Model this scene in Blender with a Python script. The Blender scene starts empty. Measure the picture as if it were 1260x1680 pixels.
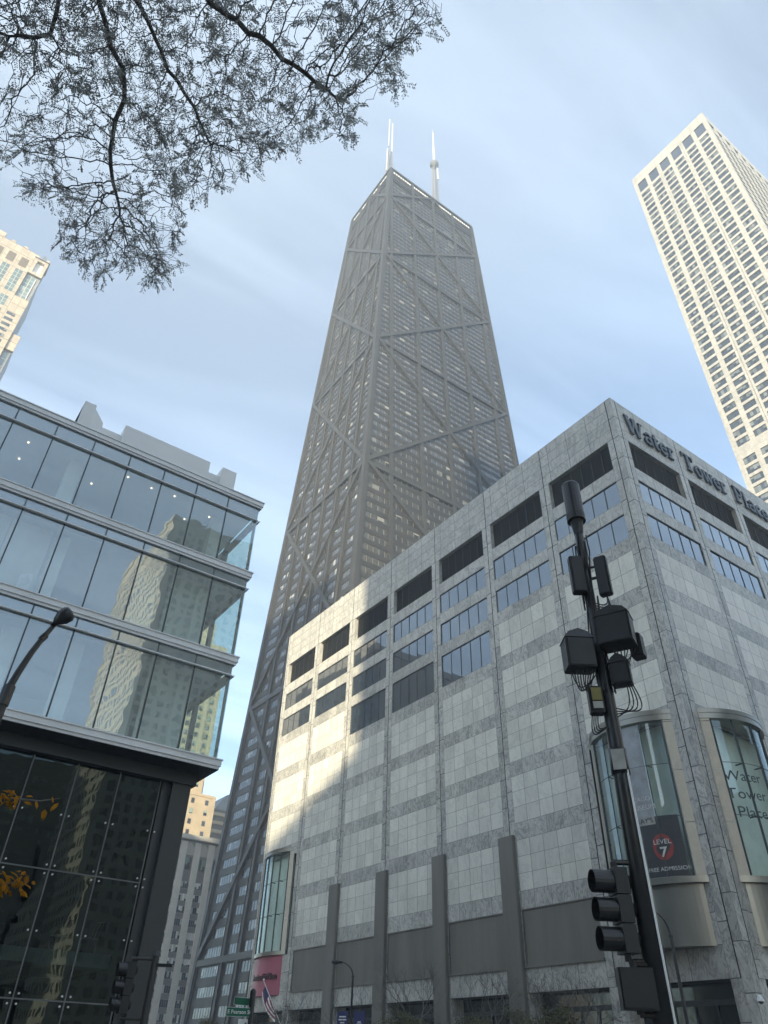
import bpy, math, random
import numpy as np
from mathutils import Vector, Matrix
D = bpy.data
SC = bpy.context.scene
COL = SC.collection
rad = math.radians

# ------------------------------------------------------------------ camera
FPX, HEAD, PITCH, ROLL = 1173.2488, rad(34.73286), rad(37.93852), rad(1.78001)
CAM = np.array([0.0, 0.0, 1.6])
def cam_axes():
    h, p, r = HEAD, PITCH, ROLL
    f = np.array([math.sin(h)*math.cos(p), math.cos(h)*math.cos(p), math.sin(p)])
    rt = np.array([math.cos(h), -math.sin(h), 0.0]); up = np.cross(rt, f)
    c, s = math.cos(r), math.sin(r)
    return rt*c + up*s, -rt*s + up*c, f
CR, CU, CF = cam_axes()
cd = D.cameras.new("camera"); cam = D.objects.new("camera", cd); COL.objects.link(cam)
cd.sensor_fit = 'HORIZONTAL'; cd.sensor_width = 36.0; cd.lens = 36.0*FPX/1260.0
cd.clip_start = 0.1; cd.clip_end = 6000.0
m3 = Matrix((CR, CU, -CF)).transposed()
cam.matrix_world = Matrix.Translation(Vector(CAM)) @ m3.to_4x4()
SC.camera = cam
SC.render.resolution_x, SC.render.resolution_y = 768, 1024

# ------------------------------------------------------------------ light
SUN_A, SUN_E = 51.7, 12.7          # degrees west of south, elevation
w = D.worlds.new("World"); SC.world = w; w.use_nodes = True
nt = w.node_tree; nt.nodes.clear()
def wn(t, **k):
    n = nt.nodes.new(t)
    for a, b in k.items(): setattr(n, a, b)
    return n
sky = wn('ShaderNodeTexSky', sky_type='NISHITA', sun_disc=False)
sky.sun_elevation = rad(24.0); sky.sun_elevation = rad(SUN_E)
sky.sun_rotation = rad(180.0 + SUN_A)
sky.altitude = 180.0; sky.air_density = 1.0; sky.dust_density = 0.6; sky.ozone_density = 2.0
bg = wn('ShaderNodeBackground'); out = wn('ShaderNodeOutputWorld')
tc = wn('ShaderNodeTexCoord')
sep = wn('ShaderNodeSeparateXYZ'); nt.links.new(tc.outputs['Generated'], sep.inputs[0])
# thin cloud sheet: project the view direction on a plane overhead
zc = wn('ShaderNodeMath', operation='MAXIMUM'); nt.links.new(sep.outputs[2], zc.inputs[0]); zc.inputs[1].default_value = 0.06
dx = wn('ShaderNodeMath', operation='DIVIDE'); nt.links.new(sep.outputs[0], dx.inputs[0]); nt.links.new(zc.outputs[0], dx.inputs[1])
dy = wn('ShaderNodeMath', operation='DIVIDE'); nt.links.new(sep.outputs[1], dy.inputs[0]); nt.links.new(zc.outputs[0], dy.inputs[1])
cmb = wn('ShaderNodeCombineXYZ'); nt.links.new(dx.outputs[0], cmb.inputs[0]); nt.links.new(dy.outputs[0], cmb.inputs[1])
mp = wn('ShaderNodeMapping'); mp.inputs['Rotation'].default_value = (0, 0, rad(35)); mp.inputs['Scale'].default_value = (0.5, 2.6, 1)
mp.inputs['Location'].default_value = (3.3, 1.2, 0)
nt.links.new(cmb.outputs[0], mp.inputs[0])
nz = wn('ShaderNodeTexNoise'); nz.inputs['Scale'].default_value = 1.15; nz.inputs['Detail'].default_value = 7; nz.inputs['Roughness'].default_value = 0.56
nz.inputs['Distortion'].default_value = 0.5
nt.links.new(mp.outputs[0], nz.inputs['Vector'])
rp = wn('ShaderNodeMapRange'); rp.inputs['From Min'].default_value = 0.36; rp.inputs['From Max'].default_value = 0.77
rp.inputs['To Min'].default_value = 0.28; rp.inputs['To Max'].default_value = 1.0
nt.links.new(nz.outputs[0], rp.inputs[0])
mx = wn('ShaderNodeMix', data_type='RGBA', blend_type='ADD')
nt.links.new(rp.outputs[0], mx.inputs['Factor']); nt.links.new(sky.outputs[0], mx.inputs['A'])
mx.inputs['B'].default_value = (2.2, 2.5, 2.7, 1)
nt.links.new(mx.outputs['Result'], bg.inputs[0]); bg.inputs[1].default_value = 0.15
nt.links.new(bg.outputs[0], out.inputs[0])
sl = D.lights.new("sun", 'SUN'); so = D.objects.new("sun", sl); COL.objects.link(so)
sl.energy = 5.0; sl.angle = rad(0.8); sl.color = (1.0, 0.875, 0.62)
sd = Vector((math.sin(rad(SUN_A))*math.cos(rad(SUN_E)), math.cos(rad(SUN_A))*math.cos(rad(SUN_E)), -math.sin(rad(SUN_E))))
so.rotation_euler = sd.to_track_quat('-Z', 'Y').to_euler(); so.location = (-60, -60, 60)
vs = SC.view_settings; vs.view_transform = 'Standard'; vs.look = 'None'; vs.gamma = 1.0; vs.exposure = 1.0
SC.cycles.max_bounces = 7; SC.cycles.transparent_max_bounces = 10; SC.cycles.volume_bounces = 1
SC.cycles.use_denoising = True
SC.cycles.caustics_reflective = False; SC.cycles.caustics_refractive = False

# ------------------------------------------------------------------ helpers
def project(p):
    d = np.asarray(p, float) - CAM; z = CF @ d
    return 630 + FPX*(CR @ d)/z, 840 - FPX*(CU @ d)/z, z
BLOCK = []        # boxes that hide what is behind them (x0,x1,y0,y1,z0,z1)
def in_view(p, skip=None):
    x, y, z = project(p)
    if z < 0 or not (-4 < x < 1264 and -4 < y < 1684): return False
    d = np.asarray(p, float) - CAM
    for b in BLOCK:
        if b is skip: continue
        t0, t1 = 0.0, 0.985
        for i in range(3):
            if abs(d[i]) < 1e-9: continue
            a, c = (b[2*i]-CAM[i])/d[i], (b[2*i+1]-CAM[i])/d[i]
            if a > c: a, c = c, a
            t0, t1 = max(t0, a), min(t1, c)
        if t0 < t1: return False
    return True
def parea(q):
    P = [project(p)[:2] for p in q]; s = 0
    for i in range(len(P)):
        a, b = P[i], P[(i+1) % len(P)]; s += a[0]*b[1]-b[0]*a[1]
    return abs(s)/2
def wloc(o):
    v = Vector((0, 0, 0))
    while o: v += o.location; o = o.parent
    return v
def tag(o, label=None, cat=None, group=None, kind=None):
    if label: o['label'] = label
    if cat: o['category'] = cat
    if group: o['group'] = group
    if kind: o['kind'] = kind
    return o
def thing(name, loc, label, cat, group=None):
    o = D.objects.new(name, None); COL.objects.link(o); o.location = loc
    o.empty_display_size = 0.5
    return tag(o, label, cat, group)
class MB:
    def __init__(s): s.V = []; s.F = []; s.M = []; s.U = []
    def quad(s, a, b, c, d, uv=None, m=0):
        i = len(s.V); s.V += [tuple(a), tuple(b), tuple(c), tuple(d)]
        s.F.append((i, i+1, i+2, i+3)); s.M.append(m); s.U.append(uv); return s
    def tri(s, a, b, c, m=0):
        i = len(s.V); s.V += [tuple(a), tuple(b), tuple(c)]; s.F.append((i, i+1, i+2)); s.M.append(m); s.U.append(None); return s
    def poly(s, pts, m=0):
        i = len(s.V); s.V += [tuple(p) for p in pts]; s.F.append(tuple(range(i, i+len(pts)))); s.M.append(m); s.U.append(None); return s
    def box(s, x0, x1, y0, y1, z0, z1, m=0, uv=None):
        i = len(s.V)
        s.V += [(x0,y0,z0),(x1,y0,z0),(x1,y1,z0),(x0,y1,z0),(x0,y0,z1),(x1,y0,z1),(x1,y1,z1),(x0,y1,z1)]
        for f in ((0,3,2,1),(4,5,6,7),(0,1,5,4),(1,2,6,5),(2,3,7,6),(3,0,4,7)):
            s.F.append(tuple(i+k for k in f)); s.M.append(m); s.U.append(uv)
        return s
    def obox(s, o, a, b, c, m=0):
        o, a, b, c = (Vector(v) for v in (o, a, b, c)); i = len(s.V)
        s.V += [tuple(o), tuple(o+a), tuple(o+a+b), tuple(o+b), tuple(o+c), tuple(o+a+c), tuple(o+a+b+c), tuple(o+b+c)]
        for f in ((0,3,2,1),(4,5,6,7),(0,1,5,4),(1,2,6,5),(2,3,7,6),(3,0,4,7)):
            s.F.append(tuple(i+k for k in f)); s.M.append(m); s.U.append(None)
        return s
    def cbox(s, c, ax, ay, az, sx, sy, sz, m=0):
        c, ax, ay, az = (Vector(v) for v in (c, ax, ay, az))
        return s.obox(c-ax*sx/2-ay*sy/2-az*sz/2, ax*sx, ay*sy, az*sz, m)
    def bar(s, p, q, n, wd, dp, m=0):
        p, q, n = Vector(p), Vector(q), Vector(n).normalized(); d = (q-p).normalized(); t = d.cross(n).normalized()
        return s.obox(p-t*wd/2, q-p, t*wd, n*dp, m)
    def tube(s, pts, rs, n=8, m=0, cap=True):
        P = [Vector(p) for p in pts]; base = len(s.V); k = len(P)
        if not hasattr(rs, '__len__'): rs = [rs]*k
        for j, p in enumerate(P):
            d = (P[min(j+1, k-1)]-P[max(j-1, 0)]).normalized()
            a = d.cross(Vector((0.13, 0.31, 0.94)) if abs(d.z) < 0.9 else Vector((1, 0.1, 0))).normalized(); b = d.cross(a)
            for t in range(n):
                th = 2*math.pi*t/n; s.V.append(tuple(p+(a*math.cos(th)+b*math.sin(th))*rs[j]))
        for j in range(k-1):
            for t in range(n):
                u = (t+1) % n
                s.F.append((base+j*n+t, base+j*n+u, base+(j+1)*n+u, base+(j+1)*n+t)); s.M.append(m); s.U.append(None)
        if cap:
            s.F.append(tuple(base+t for t in range(n))[::-1]); s.M.append(m); s.U.append(None)
            s.F.append(tuple(base+(k-1)*n+t for t in range(n))); s.M.append(m); s.U.append(None)
        return s
    def prism(s, pts, o, a, b, c, m=0):
        """2-D outline pts in frame (o; a, b) pushed along c"""
        o, a, b, c = (Vector(v) for v in (o, a, b, c)); i = len(s.V); n = len(pts)
        s.V += [tuple(o+a*x+b*y) for x, y in pts]+[tuple(o+a*x+b*y+c) for x, y in pts]
        s.F.append(tuple(range(i+n-1, i-1, -1))); s.F.append(tuple(range(i+n, i+2*n)))
        for k in range(n): s.F.append((i+k, i+(k+1) % n, i+n+(k+1) % n, i+n+k))
        s.M += [m]*(n+2); s.U += [None]*(n+2); return s
    def build(s, name, mats, parent=None, smooth=False):
        me = D.meshes.new(name); off = wloc(parent) if parent else Vector((0, 0, 0))
        V = np.array(s.V, float).reshape(-1, 3) - np.array(off)
        me.from_pydata(V.tolist(), [], s.F)
        mats = mats if isinstance(mats, (list, tuple)) else [mats]
        for q in mats: me.materials.append(q)
        if len(mats) > 1: me.polygons.foreach_set('material_index', s.M)
        if any(u is not None for u in s.U):
            L = me.uv_layers.new(name='UVMap'); arr = np.zeros((len(me.loops), 2)); k = 0
            for f, u in zip(s.F, s.U):
                if u is not None: arr[k:k+len(f)] = np.array(u)[:len(f)]
                k += len(f)
            L.data.foreach_set('uv', arr.ravel())
        if smooth: me.polygons.foreach_set('use_smooth', [True]*len(me.polygons))
        me.update()
        o = D.objects.new(name, me); COL.objects.link(o)
        if parent: o.parent = parent
        return o
def uvr(u0, v0, u1, v1): return ((u0, v0), (u1, v0), (u1, v1), (u0, v1))
def text_mesh(name, txt, size, o, a, b, matl, parent, extr=0.02, bend=None, bold=0.0, align='CENTER', sx=1.0):
    cu = D.curves.new(name, 'FONT'); cu.body = txt; cu.size = size; cu.extrude = extr; cu.align_x = align; cu.align_y = 'CENTER'
    cu.offset = bold; cu.resolution_u = 3
    to = D.objects.new(name, cu); COL.objects.link(to); bpy.context.view_layer.update()
    me = D.meshes.new_from_object(to.evaluated_get(bpy.context.evaluated_depsgraph_get()))
    D.objects.remove(to); D.curves.remove(cu)
    o, a, b = Vector(o), Vector(a).normalized(), Vector(b).normalized(); c = a.cross(b)
    off = wloc(parent) if parent else Vector((0, 0, 0))
    for v in me.vertices:
        x, y, z = v.co; x *= sx
        v.co = (bend(x, y, z) if bend else o+a*x+b*y+c*z)-off
    me.materials.clear(); me.materials.append(matl)
    ob = D.objects.new(name, me); COL.objects.link(ob)
    if parent: ob.parent = parent
    return ob

# ------------------------------------------------------------------ materials
class NB:
    def __init__(s, name):
        s.m = D.materials.new(name); s.m.use_nodes = True; s.t = s.m.node_tree; s.t.nodes.clear()
        s.o = s.t.nodes.new('ShaderNodeOutputMaterial')
    def n(s, ty, ins=None, **k):
        q = s.t.nodes.new(ty)
        for a, b in k.items(): setattr(q, a, b)
        for a, b in (ins or {}).items():
            if isinstance(b, bpy.types.NodeSocket): s.t.links.new(b, q.inputs[a])
            else: q.inputs[a].default_value = b
        return q
    def math(s, op, a, b=0.0, c=0.0):
        return s.n('ShaderNodeMath', {0: a, 1: b, 2: c}, operation=op).outputs[0]
    def mix(s, f, a, b, bt='MIX'):
        return s.n('ShaderNodeMix', {'Factor': f, 'A': a, 'B': b}, data_type='RGBA', blend_type=bt).outputs['Result']
    def rng(s, v, a, b, c, d):
        return s.n('ShaderNodeMapRange', {0: v, 1: a, 2: b, 3: c, 4: d}).outputs[0]
    def noise(s, vec, sc, det=4, rough=0.55, dist=0.0):
        return s.n('ShaderNodeTexNoise', {'Vector': vec, 'Scale': sc, 'Detail': det, 'Roughness': rough, 'Distortion': dist}).outputs[0]
    def bsdf(s, **k):
        q = s.n('ShaderNodeBsdfPrincipled')
        for a, b in k.items():
            a = a.replace('_', ' ')
            if isinstance(b, bpy.types.NodeSocket): s.t.links.new(b, q.inputs[a])
            else: q.inputs[a].default_value = b
        return q
    def schlick(s, f0=0.05):
        g = s.n('ShaderNodeNewGeometry')
        c = s.math('ABSOLUTE', s.n('ShaderNodeVectorMath', {0: g.outputs['Normal'], 1: g.outputs['Incoming']}, operation='DOT_PRODUCT').outputs['Value'])
        return s.math('MULTIPLY_ADD', s.math('POWER', s.math('SUBTRACT', 1.0, c), 5.0), 1.0-f0, f0)
    def done(s, sh): s.t.links.new(sh, s.o.inputs[0]); return s.m
def c4(c): return (c[0], c[1], c[2], 1.0)
def scl(c, k): return c4([x*k for x in c])
def plain(name, col, rough=0.6, metal=0.0, var=0.25, scale=3.0, bump=0.0, streak=False):
    b = NB(name); tcn = b.n('ShaderNodeTexCoord').outputs['Object']
    if streak: tcn = b.n('ShaderNodeMapping', {0: tcn, 3: (1.0, 1.0, 0.12)}).outputs[0]
    f = b.noise(tcn, scale, 5, 0.6)
    colr = b.mix(b.rng(f, 0.3, 0.7, 0, 1), scl(col, 1-var), scl(col, 1+var))
    p = b.bsdf(Base_Color=colr, Roughness=b.rng(f, 0.3, 0.7, max(rough-0.08, 0.03), min(rough+0.1, 1)), Metallic=metal)
    if bump:
        bp = b.n('ShaderNodeBump', {'Strength': bump, 'Distance': 0.02, 'Height': b.noise(tcn, scale*6, 3)}); b.t.links.new(bp.outputs[0], p.inputs['Normal'])
    return b.done(p.outputs[0])
def uv_tile(b, jw_u, jw_v):
    uv = b.n('ShaderNodeUVMap').outputs[0]; sp = b.n('ShaderNodeSeparateXYZ', {0: uv})
    u, v = sp.outputs[0], sp.outputs[1]
    ju = b.math('LESS_THAN', b.math('PINGPONG', u, 0.5), jw_u); jv = b.math('LESS_THAN', b.math('PINGPONG', v, 0.5), jw_v)
    j = b.math('MAXIMUM', ju, jv)
    cell = b.n('ShaderNodeCombineXYZ', {0: b.math('FLOOR', u), 1: b.math('FLOOR', v)}).outputs[0]
    rnd = b.n('ShaderNodeTexWhiteNoise', {0: cell}, noise_dimensions='2D')
    return u, v, j, rnd.outputs[0], rnd.outputs[1]
def marble(name, light, mid, dark, jw=(0.012, 0.012), amount=1.0, tone=0.14, vscale=1.0, rough=0.4):
    b = NB(name); u, v, j, r1, rc = uv_tile(b, *jw)
    pos = b.n('ShaderNodeTexCoord').outputs['Object']
    off = b.n('ShaderNodeVectorMath', {0: rc, 1: (47.0, 31.0, 59.0)}, operation='MULTIPLY').outputs[0]
    pv = b.n('ShaderNodeVectorMath', {0: pos, 1: off}, operation='ADD').outputs[0]
    rot = b.n('ShaderNodeVectorRotate', {'Vector': pv, 'Axis': (1, 1, 0), 'Angle': b.rng(r1, 0, 1, -0.5, 0.7)}, rotation_type='AXIS_ANGLE').outputs[0]
    nz1 = b.noise(rot, 0.55*vscale, 6, 0.62, 1.4)
    st_ = b.n('ShaderNodeMapping', {0: rot, 2: (0.6, 0.5, 0.3), 3: (1.0, 1.0, 0.42)}).outputs[0]
    n2 = b.noise(st_, 0.9*vscale, 5, 0.55, 2.2)
    ridge = b.rng(b.math('ABSOLUTE', b.math('SUBTRACT', n2, 0.5)), 0.0, 0.055, 0.0, 1.0)
    f = b.math('ADD', b.math('MULTIPLY', nz1, 0.62), b.math('MULTIPLY', ridge, 0.24))
    fine = b.noise(rot, 7*vscale, 4, 0.6, 0.8)
    f2 = b.math('ADD', f, b.math('MULTIPLY', b.math('SUBTRACT', fine, 0.5), 0.22))
    cr = b.n('ShaderNodeValToRGB', {0: f2}); e = cr.color_ramp.elements
    e[0].position = 0.36; e[0].color = c4(dark); e[1].position = 0.64; e[1].color = c4(light)
    k = e.new(0.49); k.color = c4(mid)
    avg = [0.5*a+0.5*c for a, c in zip(light, mid)]
    colr = b.mix(amount, c4(avg), cr.outputs[0])
    stain = b.noise(b.n('ShaderNodeMapping', {0: pos, 3: (0.5, 0.5, 0.1)}).outputs[0], 1.3, 4, 0.6)
    br = b.math('MULTIPLY', b.rng(r1, 0, 1, 1-tone, 1+tone), b.rng(stain, 0.3, 0.75, 1.06, 0.86))
    hs = b.n('ShaderNodeHueSaturation', {'Value': br, 'Color': colr}).outputs[0]
    colr = b.mix(j, hs, c4([x*0.45 for x in dark]))
    return b.done(b.bsdf(Base_Color=colr, Roughness=b.rng(fine, 0.3, 0.7, rough-0.08, rough+0.15)).outputs[0])
def reflect_glass(name, base, fac=0.35, tint=(0.9, 0.95, 1.0), bump=0.0, rough=0.02):
    """window pane seen from outside: dark room behind, strong sky reflection"""
    b = NB(name); pos = b.n('ShaderNodeTexCoord').outputs['Object']
    f = b.noise(pos, 0.35, 2)
    p = b.bsdf(Base_Color=b.mix(f, scl(base, 0.7), scl(base, 1.3)), Roughness=0.15)
    g = b.n('ShaderNodeBsdfGlossy', {'Color': c4(tint), 'Roughness': rough})
    if bump:
        bp = b.n('ShaderNodeBump', {'Strength': 0.35, 'Distance': bump, 'Height': b.noise(pos, 0.8, 1, 0.3)})
        b.t.links.new(bp.outputs[0], g.inputs['Normal']); b.t.links.new(bp.outputs[0], p.inputs['Normal'])
    fr = b.math('MINIMUM', b.math('ADD', b.schlick(0.05), fac), 0.95)
    return b.done(b.n('ShaderNodeMixShader', {0: fr, 1: p.outputs[0], 2: g.outputs[0]}).outputs[0])
def clear_glass(name, tint, fac=0.2, bump=0.0, rtint=(0.85, 0.95, 0.95), bscale=0.8, fmax=0.7, milky=0.0):
    b = NB(name); pos = b.n('ShaderNodeTexCoord').outputs['Object']
    t = b.n('ShaderNodeBsdfTransparent', {0: c4(tint)})
    g = b.n('ShaderNodeBsdfGlossy', {'Color': c4(rtint), 'Roughness': 0.0})
    if bump:
        bp = b.n('ShaderNodeBump', {'Strength': 0.5, 'Distance': bump, 'Height': b.noise(pos, bscale, 2, 0.4)})
        b.t.links.new(bp.outputs[0], g.inputs['Normal'])
    fr = b.math('MINIMUM', b.math('ADD', b.schlick(0.05), fac), fmax)
    if milky:  # streaky pale diffuse share gives the pane a milky look
        dn = b.noise(b.n('ShaderNodeMapping', {0: pos, 3: (1, 1, .25)}).outputs[0], 1.1, 4)
        df = b.n('ShaderNodeBsdfDiffuse', {0: (0.78, 0.84, 0.83, 1)})
        t = b.n('ShaderNodeMixShader', {0: b.rng(dn, .3, .7, milky*.7, milky*1.3), 1: t.outputs[0], 2: df.outputs[0]})
    return b.done(b.n('ShaderNodeMixShader', {0: fr, 1: t.outputs[0], 2: g.outputs[0]}).outputs[0])
def pane_strip(name, glass, frame, curtain, p_cur=0.2, jw=(0.06, 0.05), refl=0.12, lit=0.0, litc=(1, 0.8, 0.5), p_half=0.6):
    """window strip: UV u counts panes, v one storey; curtains drawn in some panes"""
    b = NB(name); u, v, j, r1, rc = uv_tile(b, *jw)
    sp = b.n('ShaderNodeSeparateColor', {0: rc}); fv = b.math('FRACT', v)
    has = b.math('LESS_THAN', r1, p_cur)
    drop = b.rng(sp.outputs[1], 0, 1, 1.0-p_half-0.4, 0.75)
    cur = b.math('MULTIPLY', has, b.math('GREATER_THAN', fv, drop))
    cc = b.mix(sp.outputs[2], scl(curtain, 0.55), scl(curtain, 1.15))
    gl = b.mix(sp.outputs[0], scl(glass, 0.55), scl(glass, 1.5))
    body = b.mix(cur, gl, cc); colr = b.mix(j, body, c4(frame))
    p = b.bsdf(Base_Color=colr, Roughness=b.math('ADD', 0.22, b.math('MULTIPLY', j, 0.3)))
    g = b.n('ShaderNodeBsdfGlossy', {'Color': (0.62, 0.70, 0.78, 1), 'Roughness': 0.04})
    geo = b.n('ShaderNodeNewGeometry').outputs['Normal']
    nn = b.n('ShaderNodeVectorMath', {0: rc, 1: (0.5, 0.5, 0.5)}, operation='SUBTRACT').outputs[0]
    nn = b.n('ShaderNodeVectorMath', {0: nn, 'Scale': 0.03}, operation='SCALE').outputs[0]
    nn = b.n('ShaderNodeVectorMath', {0: geo, 1: nn}, operation='ADD').outputs[0]
    nn = b.n('ShaderNodeVectorMath', {0: nn}, operation='NORMALIZE').outputs[0]
    b.t.links.new(nn, g.inputs['Normal'])
    fr = b.math('ADD', b.schlick(0.04), refl)
    fr = b.math('MULTIPLY', fr, b.math('SUBTRACT', 1.0, j))
    sh = b.n('ShaderNodeMixShader', {0: fr, 1: p.outputs[0], 2: g.outputs[0]}).outputs[0]
    if lit:
        on = b.math('MULTIPLY', b.math('LESS_THAN', sp.outputs[2], lit), b.math('SUBTRACT', 1.0, j))
        em = b.n('ShaderNodeEmission', {0: c4(litc), 1: 0.55})
        sh = b.n('ShaderNodeMixShader', {0: on, 1: sh, 2: em.outputs[0]}).outputs[0]
    return b.done(sh)
def emit(name, col, s):
    b = NB(name); return b.done(b.n('ShaderNodeEmission', {0: c4(col), 1: s}).outputs[0])

MT = {}
MT['marble'] = marble('grey_veined_marble', (0.54, 0.525, 0.48), (0.41, 0.40, 0.37), (0.22, 0.218, 0.207), (0.009, 0.012), 0.78, 0.15, 1.3)
MT['frieze'] = marble('pale_veined_marble', (0.55, 0.54, 0.50), (0.475, 0.467, 0.435), (0.33, 0.327, 0.31), (0.012, 0.022), 0.9, 0.08, 1.0)
MT['tile'] = marble('white_marble_tile', (0.69, 0.668, 0.60), (0.65, 0.63, 0.565), (0.48, 0.47, 0.43), (0.016, 0.013), 0.42, 0.10, 0.6)
MT['cream'] = marble('cream_marble', (0.49, 0.485, 0.465), (0.465, 0.46, 0.44), (0.36, 0.355, 0.335), (0.01, 0.012), 0.7, 0.06, 0.5)
MT['slit'] = plain('dark_joint', (0.02, 0.022, 0.022), 0.7)
MT['louver'] = plain('black_louver', (0.022, 0.025, 0.03), 0.55)
MT['wframe'] = plain('dark_window_frame', (0.04, 0.045, 0.05), 0.45)
MT['bluewin'] = reflect_glass('blue_reflective_glass', (0.03, 0.04, 0.055), 0.15, (0.78, 0.88, 0.96))
MT['metal'] = plain('brushed_steel_panel', (0.25, 0.24, 0.21), 0.36, 0.8, 0.12, 0.8, streak=True)
MT['bronze'] = plain('brown_grey_metal', (0.155, 0.145, 0.127), 0.48, 0.2, 0.22, 0.7, streak=True)
MT['beige'] = plain('beige_stone_jamb', (0.52, 0.47, 0.38), 0.5, 0.0, 0.1, 1.5)
MT['pink'] = plain('pink_sign_panel', (0.34, 0.085, 0.125), 0.45, 0.0, 0.12, 0.7)
MT['letter'] = plain('dark_bronze_letter', (0.085, 0.095, 0.11), 0.4, 0.5, 0.1)
MT['signletter'] = plain('dark_red_letter', (0.05, 0.012, 0.02), 0.5)
MT['greenglass'] = clear_glass('green_bay_glass', (0.84, 0.93, 0.90), 0.06, 0.004, bscale=0.5)
MT['baylight'] = plain('pale_room_lining', (0.82, 0.85, 0.82), 0.8, 0, 0.12, 0.6)
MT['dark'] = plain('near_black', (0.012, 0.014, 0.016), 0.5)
MT['darkglass'] = reflect_glass('dark_shop_glass', (0.008, 0.01, 0.012), 0.0, (0.6, 0.7, 0.75))
MT['anod'] = plain('black_anodised_aluminium', (0.036, 0.035, 0.033), 0.5, 0.2, 0.12, 0.12)
MT['anod2'] = plain('black_anodised_beam', (0.048, 0.047, 0.045), 0.5, 0.2, 0.1, 0.1)
MT['hwin'] = pane_strip('bronze_glass_strip', (0.035, 0.033, 0.028), (0.16, 0.155, 0.14), (0.24, 0.24, 0.22), 0.10, (0.055, 0.06), 0.05)  # its random curtains also paint in bright reflections
MT['hwinw'] = pane_strip('bronze_glass_west', (0.04, 0.04, 0.038), (0.09, 0.088, 0.08), (0.40, 0.40, 0.38), 0.18, (0.14, 0.05), 0.02, p_half=0.75)
MT['crownlit'] = plain('white_crown_panel', (0.85, 0.87, 0.88), 0.5)
MT['twin'] = pane_strip('tower_window', (0.035, 0.042, 0.048), (0.07, 0.075, 0.075), (0.20, 0.22, 0.215), 0.40, (0.035, 0.06), 0.08, p_half=0.6)
MT['white'] = plain('white_painted_steel', (0.8, 0.8, 0.8), 0.45); MT['mastwhite'] = plain('weathered_white_mast', (0.42, 0.43, 0.44), 0.5)
MT['mastgrey'] = plain('grey_mast_steel', (0.3, 0.3, 0.31), 0.5, 0.3)
MT['alum'] = plain('grey_aluminium_trim', (0.80, 0.82, 0.83), 0.4, 0.05, 0.08, 0.8)
MT['mull'] = plain('dark_mullion', (0.045, 0.06, 0.065), 0.4, 0.3)
MT['spandrel'] = reflect_glass('spandrel_glass', (0.16, 0.20, 0.21), 0.18, (0.85, 0.95, 1.0), 0.002)
MT['cwglass'] = clear_glass('curtain_wall_glass', (0.78, 0.88, 0.86), 0.20, 0.010, (0.85, 0.94, 0.98), 0.7, milky=0.13)
MT['cwside'] = clear_glass('side_curtain_wall_glass', (0.70, 0.86, 0.84), 0.0, 0.0, fmax=0.12)
MT['lowglass'] = clear_glass('low_lobby_glass', (0.16, 0.21, 0.20), 0.07, 0.005, (0.34, 0.42, 0.42), 1.0)
MT['interior'] = plain('white_interior', (0.84, 0.86, 0.84), 0.8, 0, 0.05)
MT['ceiling'] = plain('interior_ceiling', (0.62, 0.63, 0.64), 0.8, 0, 0.05)
MT['blind'] = plain('pale_roller_blind', (0.70, 0.72, 0.70), 0.85, 0, 0.08, 0.6)
MT['soffit'] = plain('dark_metal_soffit', (0.045, 0.052, 0.058), 0.4, 0.3, 0.08)
MT['penthouse'] = plain('grey_plant_screen', (0.86, 0.87, 0.87), 0.7, 0.0, 0.06, 0.4)
MT['lamp_on'] = emit('warm_downlight', (1.0, 0.78, 0.55), 1.3)
MT['hotelpier'] = plain('grey_concrete_pier', (0.66, 0.62, 0.54), 0.8, 0, 0.08, 0.5)
MT['hotelband'] = plain('dark_grey_spandrel', (0.20, 0.19, 0.17), 0.8, 0, 0.08, 0.5)
MT['hotelwin'] = pane_strip('hotel_window', (0.015, 0.017, 0.018), (0.45, 0.45, 0.43), (0.85, 0.83, 0.76), 0.55, (0.05, 0.04), 0.03, p_half=0.85)
MT['tan'] = plain('tan_limestone', (0.50, 0.40, 0.265), 0.85, 0, 0.14, 0.25)
MT['tanwin'] = pane_strip('old_window', (0.03, 0.03, 0.03), (0.16, 0.14, 0.11), (0.30, 0.42, 0.36), 0.5, (0.06, 0.04), 0.03)
MT['peach'] = marble('peach_limestone', (0.50, 0.44, 0.36), (0.46, 0.40, 0.325), (0.36, 0.315, 0.25), (0.02, 0.03), 0.6, 0.06, 0.3)
MT['teal'] = pane_strip('green_glass_strip', (0.10, 0.15, 0.14), (0.42, 0.42, 0.38), (0.30, 0.36, 0.34), 0.25, (0.07, 0.05), 0.14)
MT['greyside'] = plain('grey_wall_and_shaded_side', (0.27, 0.28, 0.29), 0.6, 0.1, 0.08, 0.15)  # plain grey wall; on the peach tower it paints the unlit side
MT['roofmetal'] = plain('grey_roof_metal', (0.20, 0.22, 0.24), 0.5, 0.4, 0.1)
MT['brown'] = plain('brown_balcony', (0.14, 0.12, 0.10), 0.8)
MT['black'] = plain('black_painted_steel', (0.014, 0.015, 0.017), 0.35, 0.0, 0.3, 6.0)
MT['blackmatte'] = plain('black_plastic', (0.010, 0.011, 0.013), 0.5, 0.0, 0.3, 8.0)
MT['yellow'] = plain('yellow_warning_label', (0.20, 0.17, 0.045), 0.6)
MT['label'] = plain('pale_label', (0.35, 0.35, 0.32), 0.7)
MT['asphalt'] = plain('asphalt', (0.05, 0.05, 0.052), 0.9, 0, 0.2, 2.0, 0.3)
MT['concrete'] = plain('concrete_paving', (0.28, 0.27, 0.26), 0.9, 0, 0.15, 1.2)
MT['paint'] = plain('road_paint', (0.7, 0.7, 0.68), 0.7)
MT['joint'] = plain('grey_glazing_joint', (0.14, 0.15, 0.15), 0.5)
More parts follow.
